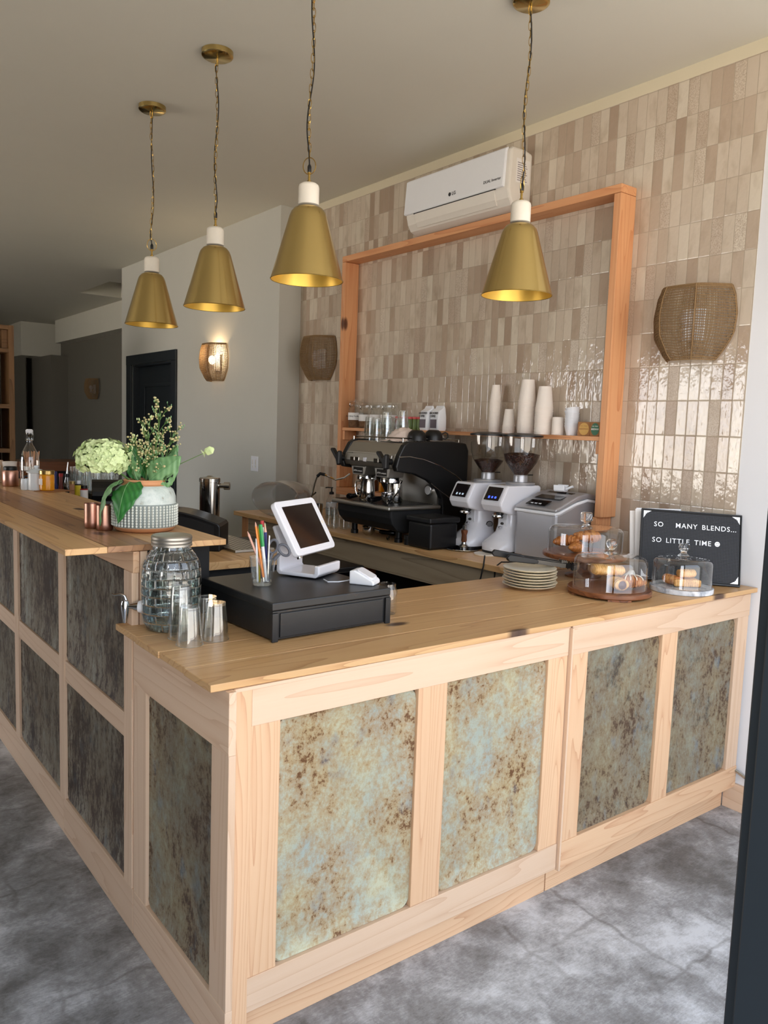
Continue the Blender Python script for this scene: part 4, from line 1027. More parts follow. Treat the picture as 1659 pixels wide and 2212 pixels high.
def bag(y, lab):
    t = thing('coffee_bag', lab, 'coffee bag', (SX-.01,y,ZS), -.12, group='white bags of coffee on the shelf')
    mb = MB(); rows = [(.0,.031,.040),(.012,.034,.044),(.08,.032,.044),(.115,.026,.043),(.132,.010,.042),(.142,.004,.041),(.148,.004,.036)]; n = 16
    for z, dx, dy in rows:
        for p in rrect(2*dx, 2*dy, min(dx,dy)*.35, 3): mb.v.append((p[0]+(.012 if z>.12 else 0), p[1], z))
    for i in range(len(rows)-1):
        for k in range(n): mb.f.append((i*n+k, i*n+(k+1)%n, (i+1)*n+(k+1)%n, (i+1)*n+k))
    mb.f.append(tuple(range(n-1,-1,-1))); mb.f.append(tuple((len(rows)-1)*n+k for k in range(n)))
    mb.build('bag', M['white_plastic'], t, smooth=45)
    R_ = Matrix(((0,0,-1,0),(-1,0,0,0),(0,1,0,0),(0,0,0,1)))
    textmesh('ANCHORED', .0165, 'print', M['ink'], t, .0003, Matrix.Translation((-.0345,.0,.098)) @ R_, bold=.0004)
    textmesh('COFFEE', .0165, 'print', M['ink'], t, .0003, Matrix.Translation((-.0348,.010,.080)) @ R_, bold=.0004)
    MB().box(-.0352,-.034,-.03,.034,.015,.066).build('grey_label', M['grey_print'], t)
    return t
bag(3.70,'white coffee bag with black lettering beside the preserve jars'); bag(3.60,'white coffee bag with black lettering, nearer to the paper cups')
def cup_stack(y, n, r, h, step, labn, tall=True, name='paper_cup', m='cup_paper', x=SX, r2=.72):
    """each upturned cup of the stack is its own thing"""
    rt = r*r2
    base = MB().lathe([(0,h-.006),(rt-.002,h-.006),(rt-.001,h),(rt,h),(r,.004),(r+.0025,.0035),(r+.0025,0),(r-.001,0)], 32)
    o0 = base.build(name, M[m], smooth=35)
    for i in range(n):
        o = o0 if i == 0 else o0.copy()
        if i: COL.objects.link(o)
        o.location = (x, y, ZS+step*i)
        tag(o, labn, 'cup', labn.replace('white paper cup in', 'cups of'))
cup_stack(3.14,27,.030,.085,.0068,'white paper cup in the slim tall stack, leftmost on the shelf')
cup_stack(3.03,6,.034,.092,.0075,'white paper cup in the short stack between the slim and the tallest stack')
cup_stack(2.905,22,.0455,.112,.0082,'white paper cup in the tallest stack on the shelf')
cup_stack(2.785,17,.0455,.112,.0084,'white paper cup in the tall stack right of the tallest one')
cup_stack(2.688,1,.031,.09,.01,'single straight white cup between the tall stack and the white bowls',r2=.96)
bw = MB().lathe([(0,.0),(.024,0),(.036,.048),(.038,.05),(.036,.05),(.022,.004)], 32)
o0 = bw.build('paper_bowl', M['white_plastic'], smooth=35)
for i in range(8):
    o = o0 if i == 0 else o0.copy()
    if i: COL.objects.link(o)
    o.location = (SX,2.60-(.004*max(0,i-5)),ZS+.0125*i); o.rotation_euler = ((-.16 if i > 5 else 0),0,0); tag(o, 'white paper bowl in the leaning stack next to the round-labelled boxes', 'bowl', 'white bowls stacked on the shelf')
def seal(y, rz, m, lab, ink, txt):
    t = thing('small_box', lab, 'box', (SX-.01,y,ZS), rz)
    MB().box(-.018,.018,-.031,.031,0,.068).build('box', M['kraft'], t, bev=.001)
    R_ = Matrix.Translation((-.0182,0,.034)) @ Matrix(((0,0,-1,0),(-1,0,0,0),(0,1,0,0),(0,0,0,1)))
    mb = MB().lathe([(.0275,0),(.0275,.0006),(0,.0006)], 28); mb.v = [(v[0]*.9,v[1]*1.08,v[2]) for v in mb.v]; mb.xf(R_).build('round_label', M[m], t)
    textmesh(txt, .0105, 'print', M[ink], t, .0002, R_ @ Matrix.Translation((0,-.0035,.0008)), bold=.0002)
    textmesh('OAK  STREET', .0065, 'print', M[ink], t, .0002, R_ @ Matrix.Translation((0,.012,.0008)))
seal(2.507,.35,'seal_tan','brown cardboard box with round tan label, next to the white bowls','kraft','BEESWAX')
seal(2.432,-.05,'seal_green','brown cardboard box with round green label at the right end of the shelf','paper','BEESWAX')

# ------------------------------------------------------------------ front counter: letter board
def frame_mtx(O, X, U):
    X = Vector(X).normalized(); U = Vector(U).normalized(); N_ = X.cross(U); U = N_.cross(X)
    return Matrix(((X.x,U.x,N_.x,O[0]),(X.y,U.y,N_.y,O[1]),(X.z,U.z,N_.z,O[2]),(0,0,0,1)))
s17 = math.sin(.27); c17 = math.cos(.27)
lb = thing('letter_board', 'black pegboard letter sign with white words leaning at the right end of the low counter', 'sign')
lb.matrix_basis = frame_mtx((2.868,1.953,ZC+.0125), (.284,-.29,-.012), (.71*s17,.70*s17,c17))
BW, BH = .408, .303
MB().box(0,BW,0,BH,-.012,0).build('board', M['black_matte'], lb, bev=.001)
gm = MB()
for i in range(46):
    y = .012+i*.0061; gm.box(.008,BW-.008,y,y+.0035,0,.0016)
def pegm():
    s = NT('pegboard'); s.bsdf(lin(52,55,62), .6); return s.m
gm.build('peg_rows', pegm(), lb)
gv = MB()
for i in range(63):
    x = .010+i*.0062; gv.box(x,x+.0016,.011,BH-.012,.0016,.0019)
gv.build('peg_columns', M['black_matte'], lb)
MB().box(0,BW,0,.007,0,.006).box(0,BW,BH-.005,BH,0,.006).box(0,.004,.007,BH-.005,0,.006).box(BW-.004,BW,.007,BH-.005,0,.006).build('frame', M['black'], lb, bev=.001)
for cx, cy, sx, sy in ((.008,BH-.009,1,-1),(BW-.008,BH-.009,-1,-1),(BW-.008,.011,-1,1),(.008,.011,1,1)):
    L = .032; poly = [(0,0),(L,0),(L*.55,L*.28),(L*.42,L*.28),(L*.42,L*.42),(L*.28,L*.42),(L*.28,L*.55),(0,L)]
    poly = [(cx+sx*a, cy+sy*b) for a, b in poly]
    if sx*sy < 0: poly = poly[::-1]
    MB().prism(poly, .002,.0032,'z').build('corner_mark', M['white_plastic'], lb)
for txt, x, y in (('SO',.052,.235),('MANY',.140,.235),('BLENDS...',.247,.235),('SO',.047,.168),('LITTLE',.103,.168),('TIME',.219,.168)):
    textmesh(txt, .029, 'lettering', M['white_plastic'], lb, .001, Matrix.Translation((x,y-.006,.0035)), bold=.00015, align='LEFT', space=1.16)
MB().lathe([(.0105,.002),(.0105,.0045),(0,.0045)], 24).xf(Matrix.Translation((.312,.172,0))).build('smiley', M['white_plastic'], lb)
MB().lathe([(.0015,.0045),(.0015,.005),(0,.005)],10).xf(Matrix.Translation((.3085,.175,0))).lathe([(.0015,.0045),(.0015,.005),(0,.005)],10,(.3155,.175,0)).tube([(.3065,.1695,.0048),(.3095,.1668,.0048),(.312,.166,.0048),(.3145,.1668,.0048),(.3175,.1695,.0048)], .0006, 5).build('smiley_face', M['ink'], lb)
pp = thing('paper_sheets', 'white sheets in a clear sleeve leaning behind the black letter board', 'paper')
pp.matrix_basis = frame_mtx((2.91,2.0,ZC+.001), (.32,-.24,0), (.15,.10,.975))
MB().box(0,.19,0,.302,-.002,0).build('sheet', M['paper'], pp); MB().box(.006,.20,0,.306,-.006,-.0035).build('sheet', M['white_plastic'], pp)
pk = MB().box(0,.235,0,.29,-.0015,0).build('sheet_behind', M['paper']); pk.matrix_basis = frame_mtx((2.915,2.03,ZC+.001), (.32,-.22,0), (.14,.10,.975)); tag(pk, 'single white sheet sticking out left of the letter board', 'paper')

# ------------------------------------------------------------------ cake domes
def dome_mesh(R, h):
    return MB().shell([(R,0),(R+.0015,.003),(R,.006),(R,h*.76),(R*.985,h*.84),(R*.93,h*.92),(R*.8,h*.965),(R*.5,h*.99),(R*.12,h*1.02),(.012,h*1.03)], 56)
def croissant(seed, L=.13, r=.03):
    rnd = random.Random(seed); m = MB(); N = 40; seg = 18
    for i in range(N+1):
        s = i/N; a = (s-.5)*2.3; cx = L*.42*math.sin(a); cy = L*.42*(1-math.cos(a))*.9
        env = math.sin(PI*min(1,max(0,s*.94+.03)))**.75; st_ = (s*7)%1.0
        rr = r*env*(1-.26*(st_**2))+.0015
        for k in range(seg):
            t = 2*PI*k/seg
            q = rr*(1+.05*noise.noise(Vector((i*.3,k*.5,seed))))
            m.v.append((cx+q*math.cos(t)*math.sin(a)*-1*.0+q*math.cos(t)*(-math.sin(a)), cy+q*math.cos(t)*math.cos(a), q*math.sin(t)*.82))
    for i in range(N):
        for k in range(seg): m.f.append((i*seg+k,(i+1)*seg+k,(i+1)*seg+(k+1)%seg,i*seg+(k+1)%seg))
    m.f.append(tuple(range(seg))); m.f.append(tuple(N*seg+k for k in range(seg-1,-1,-1)))
    return m
def roll(seed, L=.11, r=.028, sq=.75):
    m = MB(); N = 24; seg = 24
    for i in range(N+1):
        s = i/N-.5; e = (1-(abs(s)*2)**6)**.5*.25+.75
        for k in range(seg):
            t = 2*PI*k/seg; q = r*e*(1+.06*math.sin(s*40+math.sin(t)*2)+.05*noise.noise(Vector((i*.2,k*.4,seed))))
            m.v.append((s*L, q*math.cos(t), q*math.sin(t)*sq))
    for i in range(N):
        for k in range(seg): m.f.append((i*seg+k,i*seg+(k+1)%seg,(i+1)*seg+(k+1)%seg,(i+1)*seg+k))
    m.f.append(tuple(range(seg-1,-1,-1))); m.f.append(tuple(N*seg+k for k in range(seg)))
    return m
def pastry_obj(name, mb, m, loc, rot, lab, extra=None):
    z = min(v[2] for v in mb.v)
    o = mb.build(name, M[m], smooth=60); o.rotation_euler = rot
    o.location = loc; tag(o, lab, 'pastry')
    # rest on the surface given by loc.z
    R_ = o.rotation_euler.to_matrix(); zz = min((R_ @ Vector(v)).z for v in mb.v); o.location.z = loc[2]-zz+.0005
    return o
YAWC = 2.11   # facing roughly towards the shop door
def dome_set(loc, R, h, rb, hb, mb_, lab_board, lab_dome, ped=0):
    b = thing('cake_stand' if ped else 'serving_board', lab_board, 'cake stand' if ped else 'serving board', loc)
    if ped:
        MB().lathe([(0,0),(.075,0),(.078,.006),(.03,.016),(.018,.03),(.018,ped-.02),(.035,ped-.004),(.04,ped)], 36).build('pedestal', M['acacia'], b, smooth=40)
        MB().lathe([(0,ped),(rb-.004,ped),(rb,ped+.004),(rb,ped+hb-.003),(rb-.003,ped+hb),(0,ped+hb)], 56).build('plate', M['acacia'], b, smooth=30)
    elif mb_ == 'acacia':
        MB().lathe([(0,.006),(rb-.004,.006),(rb,.010),(rb,hb-.003),(rb-.003,hb),(0,hb)], 56).build('board', M['acacia'], b, smooth=30)
        for k in range(4):
            a = k*PI/2+.9; MB().quadprism([((rb-.001)*math.cos(a+d)*f,(rb-.001)*math.sin(a+d)*f) for d, f in ((-.28,.7),(-.28,1),(0,1),(.28,1),(.28,.7))], 0, .0065).build('foot', M['acacia'], b)
    else:
        MB().lathe([(0,0),(rb-.002,0),(rb,.002),(rb,hb-.002),(rb-.002,hb),(0,hb)], 56).build('board', M[mb_], b, smooth=30)
    d = thing('glass_dome', lab_dome, 'glass dome', (loc[0],loc[1],loc[2]+ped+hb+.0005))
    dome_mesh(R, h).build('dome', M['glass'], d, smooth=60)
    return b, d
bF, dF = dome_set((2.535,1.853,ZC), .138, .128, .158, .026, 'acacia', 'round dark walnut board with cut-out feet at the counter front, under the nearest glass dome', 'glass cake dome with round ball knob over three filled pastries, nearest to the counter edge')
MB().lathe([(0,0),(.030,.0),(.018,.008),(.011,.014),(.010,.020),(.017,.028),(.022,.040),(.020,.052),(.012,.060),(0,.062)], 28, (0,0,.128)).build('knob', M['solid_glass'], dF, smooth=40)
bR, dR = dome_set((2.862,1.749,ZC), .114, .118, .122, .020, 'marble_grey', 'round grey marble slab in front of the letter board', 'small glass dome on the marble slab in front of the letter board')
MB().lathe([(0,0),(.025,.0),(.014,.010),(.011,.018),(.017,.026),(.021,.030),(.021,.046),(.019,.050),(0,.051)], 28, (0,0,.119)).build('knob', M['solid_glass'], dR, smooth=40)
bB, dB = dome_set((2.752,2.150,ZC), .158, .118, .178, .018, 'acacia', 'wooden cake stand on a pedestal behind the other domes', 'largest glass dome, raised on the wooden cake stand, over croissants', .085)
MB().lathe([(0,0),(.020,.0),(.011,.006),(.011,.012),(.022,.016),(.026,.022),(.025,.050),(.020,.055),(0,.056)], 28, (0,0,.119)).build('knob', M['solid_glass'], dB, smooth=40)
zF = ZC+.0265
zF = ZC+.0270
pastry_obj('filled_roll', roll(1,.072,.030), 'pastry_pale', (2.515,1.80,zF), (0,0,1.1), 'short pastry roll with dark filling at its end, lying lowest under the nearest dome')
fl = MB().lathe([(.019,0),(.014,.004),(0,.006)], 16).xf(Matrix.Translation((-.034,0,0)) @ Matrix.Rotation(-PI/2,4,'Y')); 
bpy.data.objects['filled_roll'] ; fl.build('filling', M['filling'], bpy.data.objects['filled_roll'], smooth=40)
cr_ = pastry_obj('iced_croissant', croissant(4,.125,.031), 'croissant', (2.588,1.795,zF), (.0,0,2.6), 'glossy croissant with pale icing stripes on the right under the nearest dome')
ic_ = MB()
for k in range(4): a = (k-1.5)*.35; ic_.tube([(.052*math.sin(a)*1.0+.02*math.cos(j*.55-1.2)*(-math.sin(a)), .052*(1-math.cos(a))+.026*math.sin((j-4)*.35)*math.cos(a), .0262*math.cos((j-4)*.30)) for j in range(9)], .0022, 6)
ic_.build('icing', M['marble'], cr_, smooth=True)
pastry_obj('large_roll', roll(2,.125,.030,.72), 'pastry_pale', (2.53,1.862,zF+.040), (0,.06,-.45), 'long golden pastry roll lying on top of the others under the nearest dome')
pastry_obj('butter_croissant', croissant(7,.13,.030), 'croissant', (2.715,2.165,ZC+.1035), (0,0,.6), 'pale croissant lying at the bottom of the raised dome')
pastry_obj('butter_croissant', croissant(9,.13,.030), 'croissant', (2.70,2.21,ZC+.124), (0,.15,2.2), 'dark brown croissant behind, at the left in the raised dome')
pastry_obj('butter_croissant', croissant(8,.15,.034), 'croissant', (2.775,2.145,ZC+.142), (.1,.05,-.3), 'large golden croissant on top of the pile in the raised dome')
def wedge():
    m = MB().prism([(-.055,-.025),(.05,-.03),(.042,.03),(-.045,.028)],0,.030,'z'); return m
o = wedge().build('savory_slice', M['pastry_pale'], bev=.006, loc=(2.865,1.730,ZC+.0215), rot=(0,0,-.7)); tag(o, 'square slice of herbed savory pastry lying flat on the marble slab under the small dome', 'pastry')
pastry_obj('savory_roll', roll(5,.07,.021,.8), 'pastry_pale', (2.873,1.738,ZC+.0520), (0,0,-.5), 'small pale roll resting on top of the savory slice under the small dome')
pastry_obj('savory_roll', roll(6,.075,.022,.85), 'croissant', (2.842,1.780,ZC+.0205), (0,0,1.3), 'browner roll behind the savory slice under the small dome')
cl2 = MB()
for i in range(10):
    for j in range(10):
        u, v = i/9-.5, j/9-.5; cl2.v.append((u*.10, v*.08, .005+.10*max(0,.9-(u*u+v*v)*5)*.6+.012*noise.noise(Vector((u*9,v*9,3)))))
for i in range(9):
    for j in range(9): cl2.f.append((i*10+j,(i+1)*10+j,(i+1)*10+j+1,i*10+j+1))
o = cl2.build('paper_napkin', M['paper'], smooth=70, solid=.002, loc=(2.775,1.93,ZC)); tag(o, 'crumpled white napkin between the domes in front of the letter board', 'napkin')

# ------------------------------------------------------------------ plates and tongs
pl0 = MB().lathe([(0,.0),(.055,0),(.058,.003),(.078,.006),(.104,.0145),(.105,.0165),(.102,.0175),(.076,.0095),(.05,.006),(0,.006)], 48).build('side_plate', M['ceramic'], smooth=50)
for i in range(7):
    o = pl0 if i == 0 else pl0.copy()
    if i: COL.objects.link(o)
    o.location = (2.343+.002*math.sin(i*2),2.088+.003*math.cos(i*3),ZC+.0110*i); tag(o, 'cream side plate in the stack under the tongs, left of the cake domes', 'plate', 'stack of cream plates')
def tongs(loc, rz, lab, ry=0):
    t = thing('tongs', lab, 'tongs', loc, rz, group='serving tongs'); t.rotation_euler = (0,ry,rz)
    for s in (1,-1):
        arm = MB(); pts = [(.10,s*.006,.004),(.16,s*.013,.004),(.24,s*.019,.003),(.285,s*.012,.002)]
        for (a, b) in zip(pts, pts[1:]):
            arm.quadprism([(a[0],a[1]-.001),(b[0],b[1]-.001),(b[0],b[1]+.001),(a[0],a[1]+.001)], -.008,.008)
        for k in range(6): arm.quadprism([(.270+.005*k,s*(.018-.004*k)-.001),(.274+.005*k,s*(.018-.004*k)-.001),(.274+.005*k,s*(.018-.004*k)+.002),(.270+.005*k,s*(.018-.004*k)+.002)], -.016+(.003 if k%2 else 0),.016-(.003 if k%2 else 0))
        arm.build('arm', M['steel_dark'], t)
        h = MB().prism([(0,-.013),(.11,-.010),(.125,-.005),(.125,.005),(.11,.010),(0,.013),(-.010,0)], -.011 if s < 0 else .001, -.001 if s < 0 else .011, 'y').build('handle', M['black'], t, bev=.003)
        rv = MB()
        for x in (.02,.06,.10): rv.ball((x,s*.0075,0), .003, 8, 6)
        rv.build('rivets', M['steel'], h, smooth=True)
    return t
tg = tongs((2.255,2.205,ZC+.128), -.62, 'black-handled steel tongs lying across the plate stack, upper of the two', .13)
tg2 = dup(tg, (2.262,2.13,ZC+.118), -.40, 'black-handled steel tongs lying across the plate stack, lower of the two')

# ------------------------------------------------------------------ till: wooden box with stand, cup and reader
till = thing('cash_box', 'worn black-painted wooden cash drawer box on the low counter', 'cash box', (1.077,1.893,ZC), math.radians(2.2))
MB().box(.006,.424,.006,.425,.004,.088).build('body', M['black_wood'], till, bev=.002)
MB().box(0,.43,0,.43,.0885,.1125).build('lid', M['black_wood'], till, bev=.004)
MB().box(.002,.428,.001,.006,.083,.088).build('moulding', M['black_wood'], till, bev=.001)
for x in (.0,.410): MB().box(x,x+.02,-.002,.006,0,.0825).build('corner_trim', M['black_wood'], till, bev=.002)
MB().box(.028,.402,.0015,.0058,.010,.080).build('drawer_front', M['black_wood'], till, bev=.002)
for x in (.03,.38):
    for y in (.03,.38): MB().lathe([(0,0),(.012,0),(.012,.004),(0,.004)],14,(x,y,-.0)).build('foot', M['black'], till)
ZT2 = ZC+.1130
Rz = math.radians(28.4)
sd = thing('tablet_stand', 'white tablet register stand with dark screen on the black cash box', 'tablet stand', (1.369,2.113,ZT2), Rz)
prof = [(.012,.0),(.150,.0),(.160,.010),(.160,.105),(.180,.155),(.170,.160),(.146,.108),(.146,.018),(.140,.013),(.022,.013),(.018,.016),(.016,.040),(.0,.040),(0,.012)]
MB().prism([(y,z) for y, z in prof], 0,.15,'x').build('stand', M['white_gloss'], sd, bev=.004)
al = math.radians(60)
TM = Matrix.Translation((-.055,.066,.070)) @ Matrix(((1,0,0,0),(0,math.cos(al),-math.sin(al),0),(0,math.sin(al),math.cos(al),0),(0,0,0,1)))  # local x right, y up the screen, z = out? fixed below
TM = Matrix.Translation((-.055,.062,.068)) @ Matrix.Rotation(al,4,'X')   # x right, y up the slope, +z towards the customer's side back
mb = MB().prism(rrect(.262,.192,.018,6,.131,.096),0,.018,'z'); mb.xf(TM).build('tablet_case', M['white_gloss'], sd, bev=.003)
mb = MB().prism(rrect(.244,.174,.010,5,.131,.096),.0182,.0192,'z'); mb.xf(TM).build('tablet', M['white_gloss'], sd)
MB().box(.033,.229,.022,.170,.0193,.0200).xf(TM).build('screen', M['screen'], sd)
MB().lathe([(.007,.0193),(.007,.0199),(.006,.0199)],24,(.241,.096,0)).xf(TM).build('home_button', M['cream_plastic'], sd)
MB().lathe([(0,0),(.008,0),(.008,.006),(0,.006)],14).xf(TM @ Matrix.Translation((.02,-.001,.009)) @ Matrix.Rotation(PI/2,4,'X')).build('lock', M['steel'], sd)
MB().lathe([(0,0),(.06,0),(.06,.003),(0,.003)],36,(.075,.085,-.0)).build('swivel', M['black'], sd)
for c in list(sd.children):
    if c.name.startswith(('stand','tablet','screen','home','lock')): c.location.z += .0035
rdr = thing('card_reader', 'white wedge-shaped contactless card reader in its dock on the cash box', 'card reader', (1.468,1.950,ZT2), Rz+.1)
MB().prism([(0,0),(.082,0),(.082,.042),(.066,.045),(.006,.017),(0,.012)],0,.064,'x').xf(Matrix(((0,1,0,0),(1,0,0,0),(0,0,1,0),(0,0,0,1))) if False else Matrix.Identity(4)).build('dock', M['white_plastic'], rdr, bev=.004)
rdr.rotation_euler = (0,0,Rz+.1+0)
mb = MB().prism(rrect(.056,.060,.012,5,0,0),0,.006,'z'); mb.xf(Matrix.Translation((.032,.036,.0305)) @ Matrix.Rotation(.436,4,'X')).build('reader', M['white_gloss'], rdr, bev=.002)
wc = MB().tube([(1.545,2.06,ZT2+.012),(1.52,2.075,ZT2+.02),(1.49,2.06,ZT2+.006),(1.44,2.05,ZT2+.004),(1.40,2.045,ZT2+.004),(1.37,2.06,ZT2+.004),(1.38,2.10,ZT2+.004)], .002, 6)
tag(wc.build('charging_cable', M['white_cord'], smooth=True), 'thin white cable running from the card reader under the tablet stand', 'cable')
# pen cup
px, py = 1.176, 2.133
pc = thing('pen_glass', 'clear rippled tumbler holding pencils and scissors on the cash box', 'glass', (px,py,ZT2))
mb = MB(); outp = [(0,0),(.0285,0),(.030,.003)]+[(.030+.0115*q/12+.0008*math.sin(q*2.6), .004+.084*q/12) for q in range(13)]
mb.lathe(outp, 40); mb.f.pop(); mb.shell([(.0395,.088),(.029,.014)], 40); mb.lathe([(.029,.014),(0,.012)], 40); 
mb.build('tumbler', M['glass'], pc, smooth=60)
MB().lathe([(0,.001),(.0285,.001),(.0292,.011),(0,.011)],32).build('thick_base', M['glass_soft'], pc, smooth=40)
def stick(name, p, q, r, m, lab, cat, tip=None, seg=8, parts=()):
    p, q = Vector(p), Vector(q); t = thing(name, lab, cat, tuple(p)); d = q-p
    MB().tube([(0,0,0), tuple(d)], r, seg).build('barrel', M[m], t, smooth=30)
    u = d.normalized()
    if tip: MB().tube([tuple(d), tuple(d+u*tip[0]*.7), tuple(d+u*tip[0])], [r,r*.45,r*.12], seg).build('tip', M[tip[1]], t, smooth=30)
    for a, b, rr, mm, nm in parts: MB().tube([tuple(u*a), tuple(u*b)], rr, seg+2).build(nm, M[mm], t, smooth=30)
zc = ZT2+.0135
L_ = Vector((-.792,.61,0)); Bk = Vector((.61,.792,0)); C0 = Vector((px,py,0))
def at(l, b, z): v = C0+L_*l+Bk*b; return (v.x, v.y, zc+z)
stick('pencil', at(-.014,-.004,0), at(.044,.0,.140), .0036, 'pencil', 'plain natural pencil leaning far out to the left of the pen glass', 'pencil', (.012,'pencil'), 6)
stick('pencil', at(-.006,-.010,0), at(.022,-.004,.168), .0037, 'orange', 'orange pencil point up in the pen glass', 'pencil', (.014,'pencil'), 6, ((0,.012,.0039,'steel','ferrule'),))
stick('pencil', at(.010,.008,0), at(.016,.010,.160), .0034, 'yellow', 'yellow pencil behind the orange one in the pen glass', 'pencil', (.010,'stir'), 6)
stick('marker_pen', at(-.010,.004,0), at(.006,.012,.180), .0048, 'white_plastic', 'white marker with a red cap in the pen glass', 'pen', None, 10, ((.165,.185,.0056,'red','cap'),))
stick('marker_pen', at(-.014,-.008,0), at(.008,-.006,.172), .0050, 'white_plastic', 'white marker with a long green cap in the pen glass', 'pen', None, 10, ((.108,.176,.0060,'green','cap'),))
stick('marker_pen', at(-.004,.014,0), at(.000,.018,.172), .0046, 'white_plastic', 'white pen with green cap at the back of the pen glass', 'pen', None, 10, ((.12,.174,.0054,'green','cap'),))
stick('pen', at(-.018,.002,0), at(-.006,.004,.150), .0044, 'blue', 'dark blue pen with pale end in the pen glass', 'pen', (.030,'pencil'), 10)
stick('pen', at(.014,-.006,0), at(.020,-.002,.130), .0035, 'white_plastic', 'thin white pen on the left inside the pen glass', 'pen', None, 8)
stick('pen', at(-.018,-.010,0), at(-.020,-.008,.142), .0036, 'steel', 'slim silver pen behind the scissor loops', 'pen', None, 8)
scs = thing('scissors', 'grey-handled scissors standing handles up in the pen glass', 'scissors', tuple(C0+Vector((0,0,zc))))
def loop(cl_, cz, rx, rz_, tilt):
    return [tuple((L_*(cl_+rx*math.cos(a)*math.cos(tilt)-rz_*math.sin(a)*math.sin(tilt)))+Bk*(-.006)+Vector((0,0,cz+rx*math.cos(a)*math.sin(tilt)+rz_*math.sin(a)*math.cos(tilt)))) for a in [2*PI*k/28 for k in range(28)]]
MB().tube(loop(-.032,.108,.0135,.021,.2), .0042, 8, close=True).tube([tuple(L_*-.030+Bk*-.006+Vector((0,0,.088))), tuple(L_*-.022+Bk*-.006+Vector((0,0,.066)))], [.005,.006], 8).build('handle', M['scissor'], scs, smooth=True)
MB().tube(loop(-.066,.098,.0135,.020,-.75), .0042, 8, close=True).tube([tuple(L_*-.052+Bk*-.006+Vector((0,0,.085))), tuple(L_*-.034+Bk*-.006+Vector((0,0,.066)))], [.005,.006], 8).build('handle', M['scissor'], scs, smooth=True)
bl = MB(); 
for s in (0,.004): bl.tube([tuple(L_*(-.026+s)+Bk*-.006+Vector((0,0,.068))), tuple(L_*(-.018-s)+Bk*-.004+Vector((0,0,.004)))], [.006,.002], 6)
bl.build('blades', M['steel'], scs, smooth=30)
mj = thing('mason_jar', 'small empty glass jar just behind the right edge of the cash box', 'jar', (1.578,2.02,ZC))
MB().lathe([(0,0),(.030,0),(.034,.006),(.034,.075),(.028,.088),(.028,.10)],32).build('jar', M['glass_soft'], mj, smooth=40)

# ------------------------------------------------------------------ drink dispenser and tumblers
def weave_glass():
    s = NT('embossed_glass'); tc = s.n('TexCoord').outputs['Object']; sp = s.n('SeparateXYZ', Vector=tc)
    an = s.math('MULTIPLY', s.math('ARCTAN2', sp.outputs['Y'], sp.outputs['X']), .084)
    v = s.n('CombineXYZ', X=an, Y=sp.outputs['Z'], Z=0.0).outputs[0]
    br = s.n('TexBrick', Vector=v, Scale=1.0, Color1=(1,1,1,1), Color2=(1,1,1,1), Mortar=(0,0,0,1)); br.inputs['Mortar Size'].default_value = .0035; br.inputs['Mortar Smooth'].default_value = 1
    br.inputs['Brick Width'].default_value = .0352; br.inputs['Row Height'].default_value = .026
    hh = s.math('ADD', s.math('MULTIPLY', br.outputs['Color'], 1.0), s.math('MULTIPLY', s.noise(tc, 18, 2), .5))
    nr = s.bump(hh, .9, .006)
    fr = s.n('Fresnel', IOR=1.5, Normal=nr).outputs[0]
    edge = s.math('MULTIPLY', s.math('SUBTRACT', 1.0, br.outputs['Color']), .10)
    tr = s.n('BsdfTransparent', Color=(.95,.97,.96,1)).outputs[0]; gl = s.n('BsdfGlossy', Color=(1,1,1,1), Roughness=.02, Normal=nr).outputs[0]
    mx = s.n('MixShader', i0=s.math('ADD', s.math('ADD', fr, .05), edge, clamp=True), i1=tr, i2=gl); s.link(mx.outputs[0], s.out.inputs[0]); return s.m
dd = thing('drink_dispenser', 'embossed glass water dispenser jar with silver lid and tap at the counter corner', 'drink dispenser', (.905,2.187,ZC))
MB().lathe([(0,0),(.060,0),(.072,.006),(.080,.022),(.084,.045),(.085,.12),(.085,.170),(.080,.198),(.068,.222),(.056,.236),(.053,.245),(.053,.255)], 56).build('jar', weave_glass(), dd, smooth=50)
MB().lathe([(0,.010),(.066,.010),(.078,.03),(.081,.05),(.082,.158),(0,.158)], 48).build('water', M['water'], dd, smooth=40)
MB().lathe([(.054,.246),(.0585,.247),(.0585,.252),(.057,.254),(.0585,.257),(.0585,.262),(.057,.264),(.0585,.267),(.0585,.273),(.055,.277),(0,.278)], 48).build('lid', M['steel_dull'], dd, smooth=25)
MB().tube([(.086*math.cos(2.484+.55*math.cos(a)), .086*math.sin(2.484+.55*math.cos(a)), .145+.042*math.sin(a)) for a in [2*PI*k/40 for k in range(40)]], .0016, 6, close=True).build('oval_emblem', M['glass_soft'], dd, smooth=True)
sp_ = MB(); dr_ = Vector((-.792,.61,0))
def rp(d, z, s=0): v = dr_*d; return (v.x+.61*s, v.y+.792*s, z)
MB().tube([rp(.082,.060),rp(.088,.060),rp(.096,.060)], [.019,.019,.017], 20).build('washer', M['white_plastic'], dd, smooth=30)
MB().tube([rp(.094,.060),rp(.100,.060),rp(.115,.060),rp(.128,.060)], [.016,.015,.008,.007], 20).build('spigot', M['chrome'], dd, smooth=40)
MB().lathe([(.0,.010),(.006,.010),(.0075,.020),(.012,.048),(.0125,.068),(.010,.076),(0,.078)], 20, rp(.136,0)).build('tap_body', M['chrome'], dd, smooth=40)
MB().tube([rp(.134,.078),rp(.138,.090),rp(.150,.095),rp(.166,.092),rp(.176,.094)], [.006,.005,.004,.003,.002], 10).build('tap_lever', M['chrome'], dd, smooth=True)
G = 'ribbed tumblers upside down by the dispenser'
tum = inv(faceted_glass('t', .106, .0265, .0365, 'glass_soft', 30, .045, .002, 240), .106).build('ribbed_tumbler', M['glass_soft'], smooth=60)
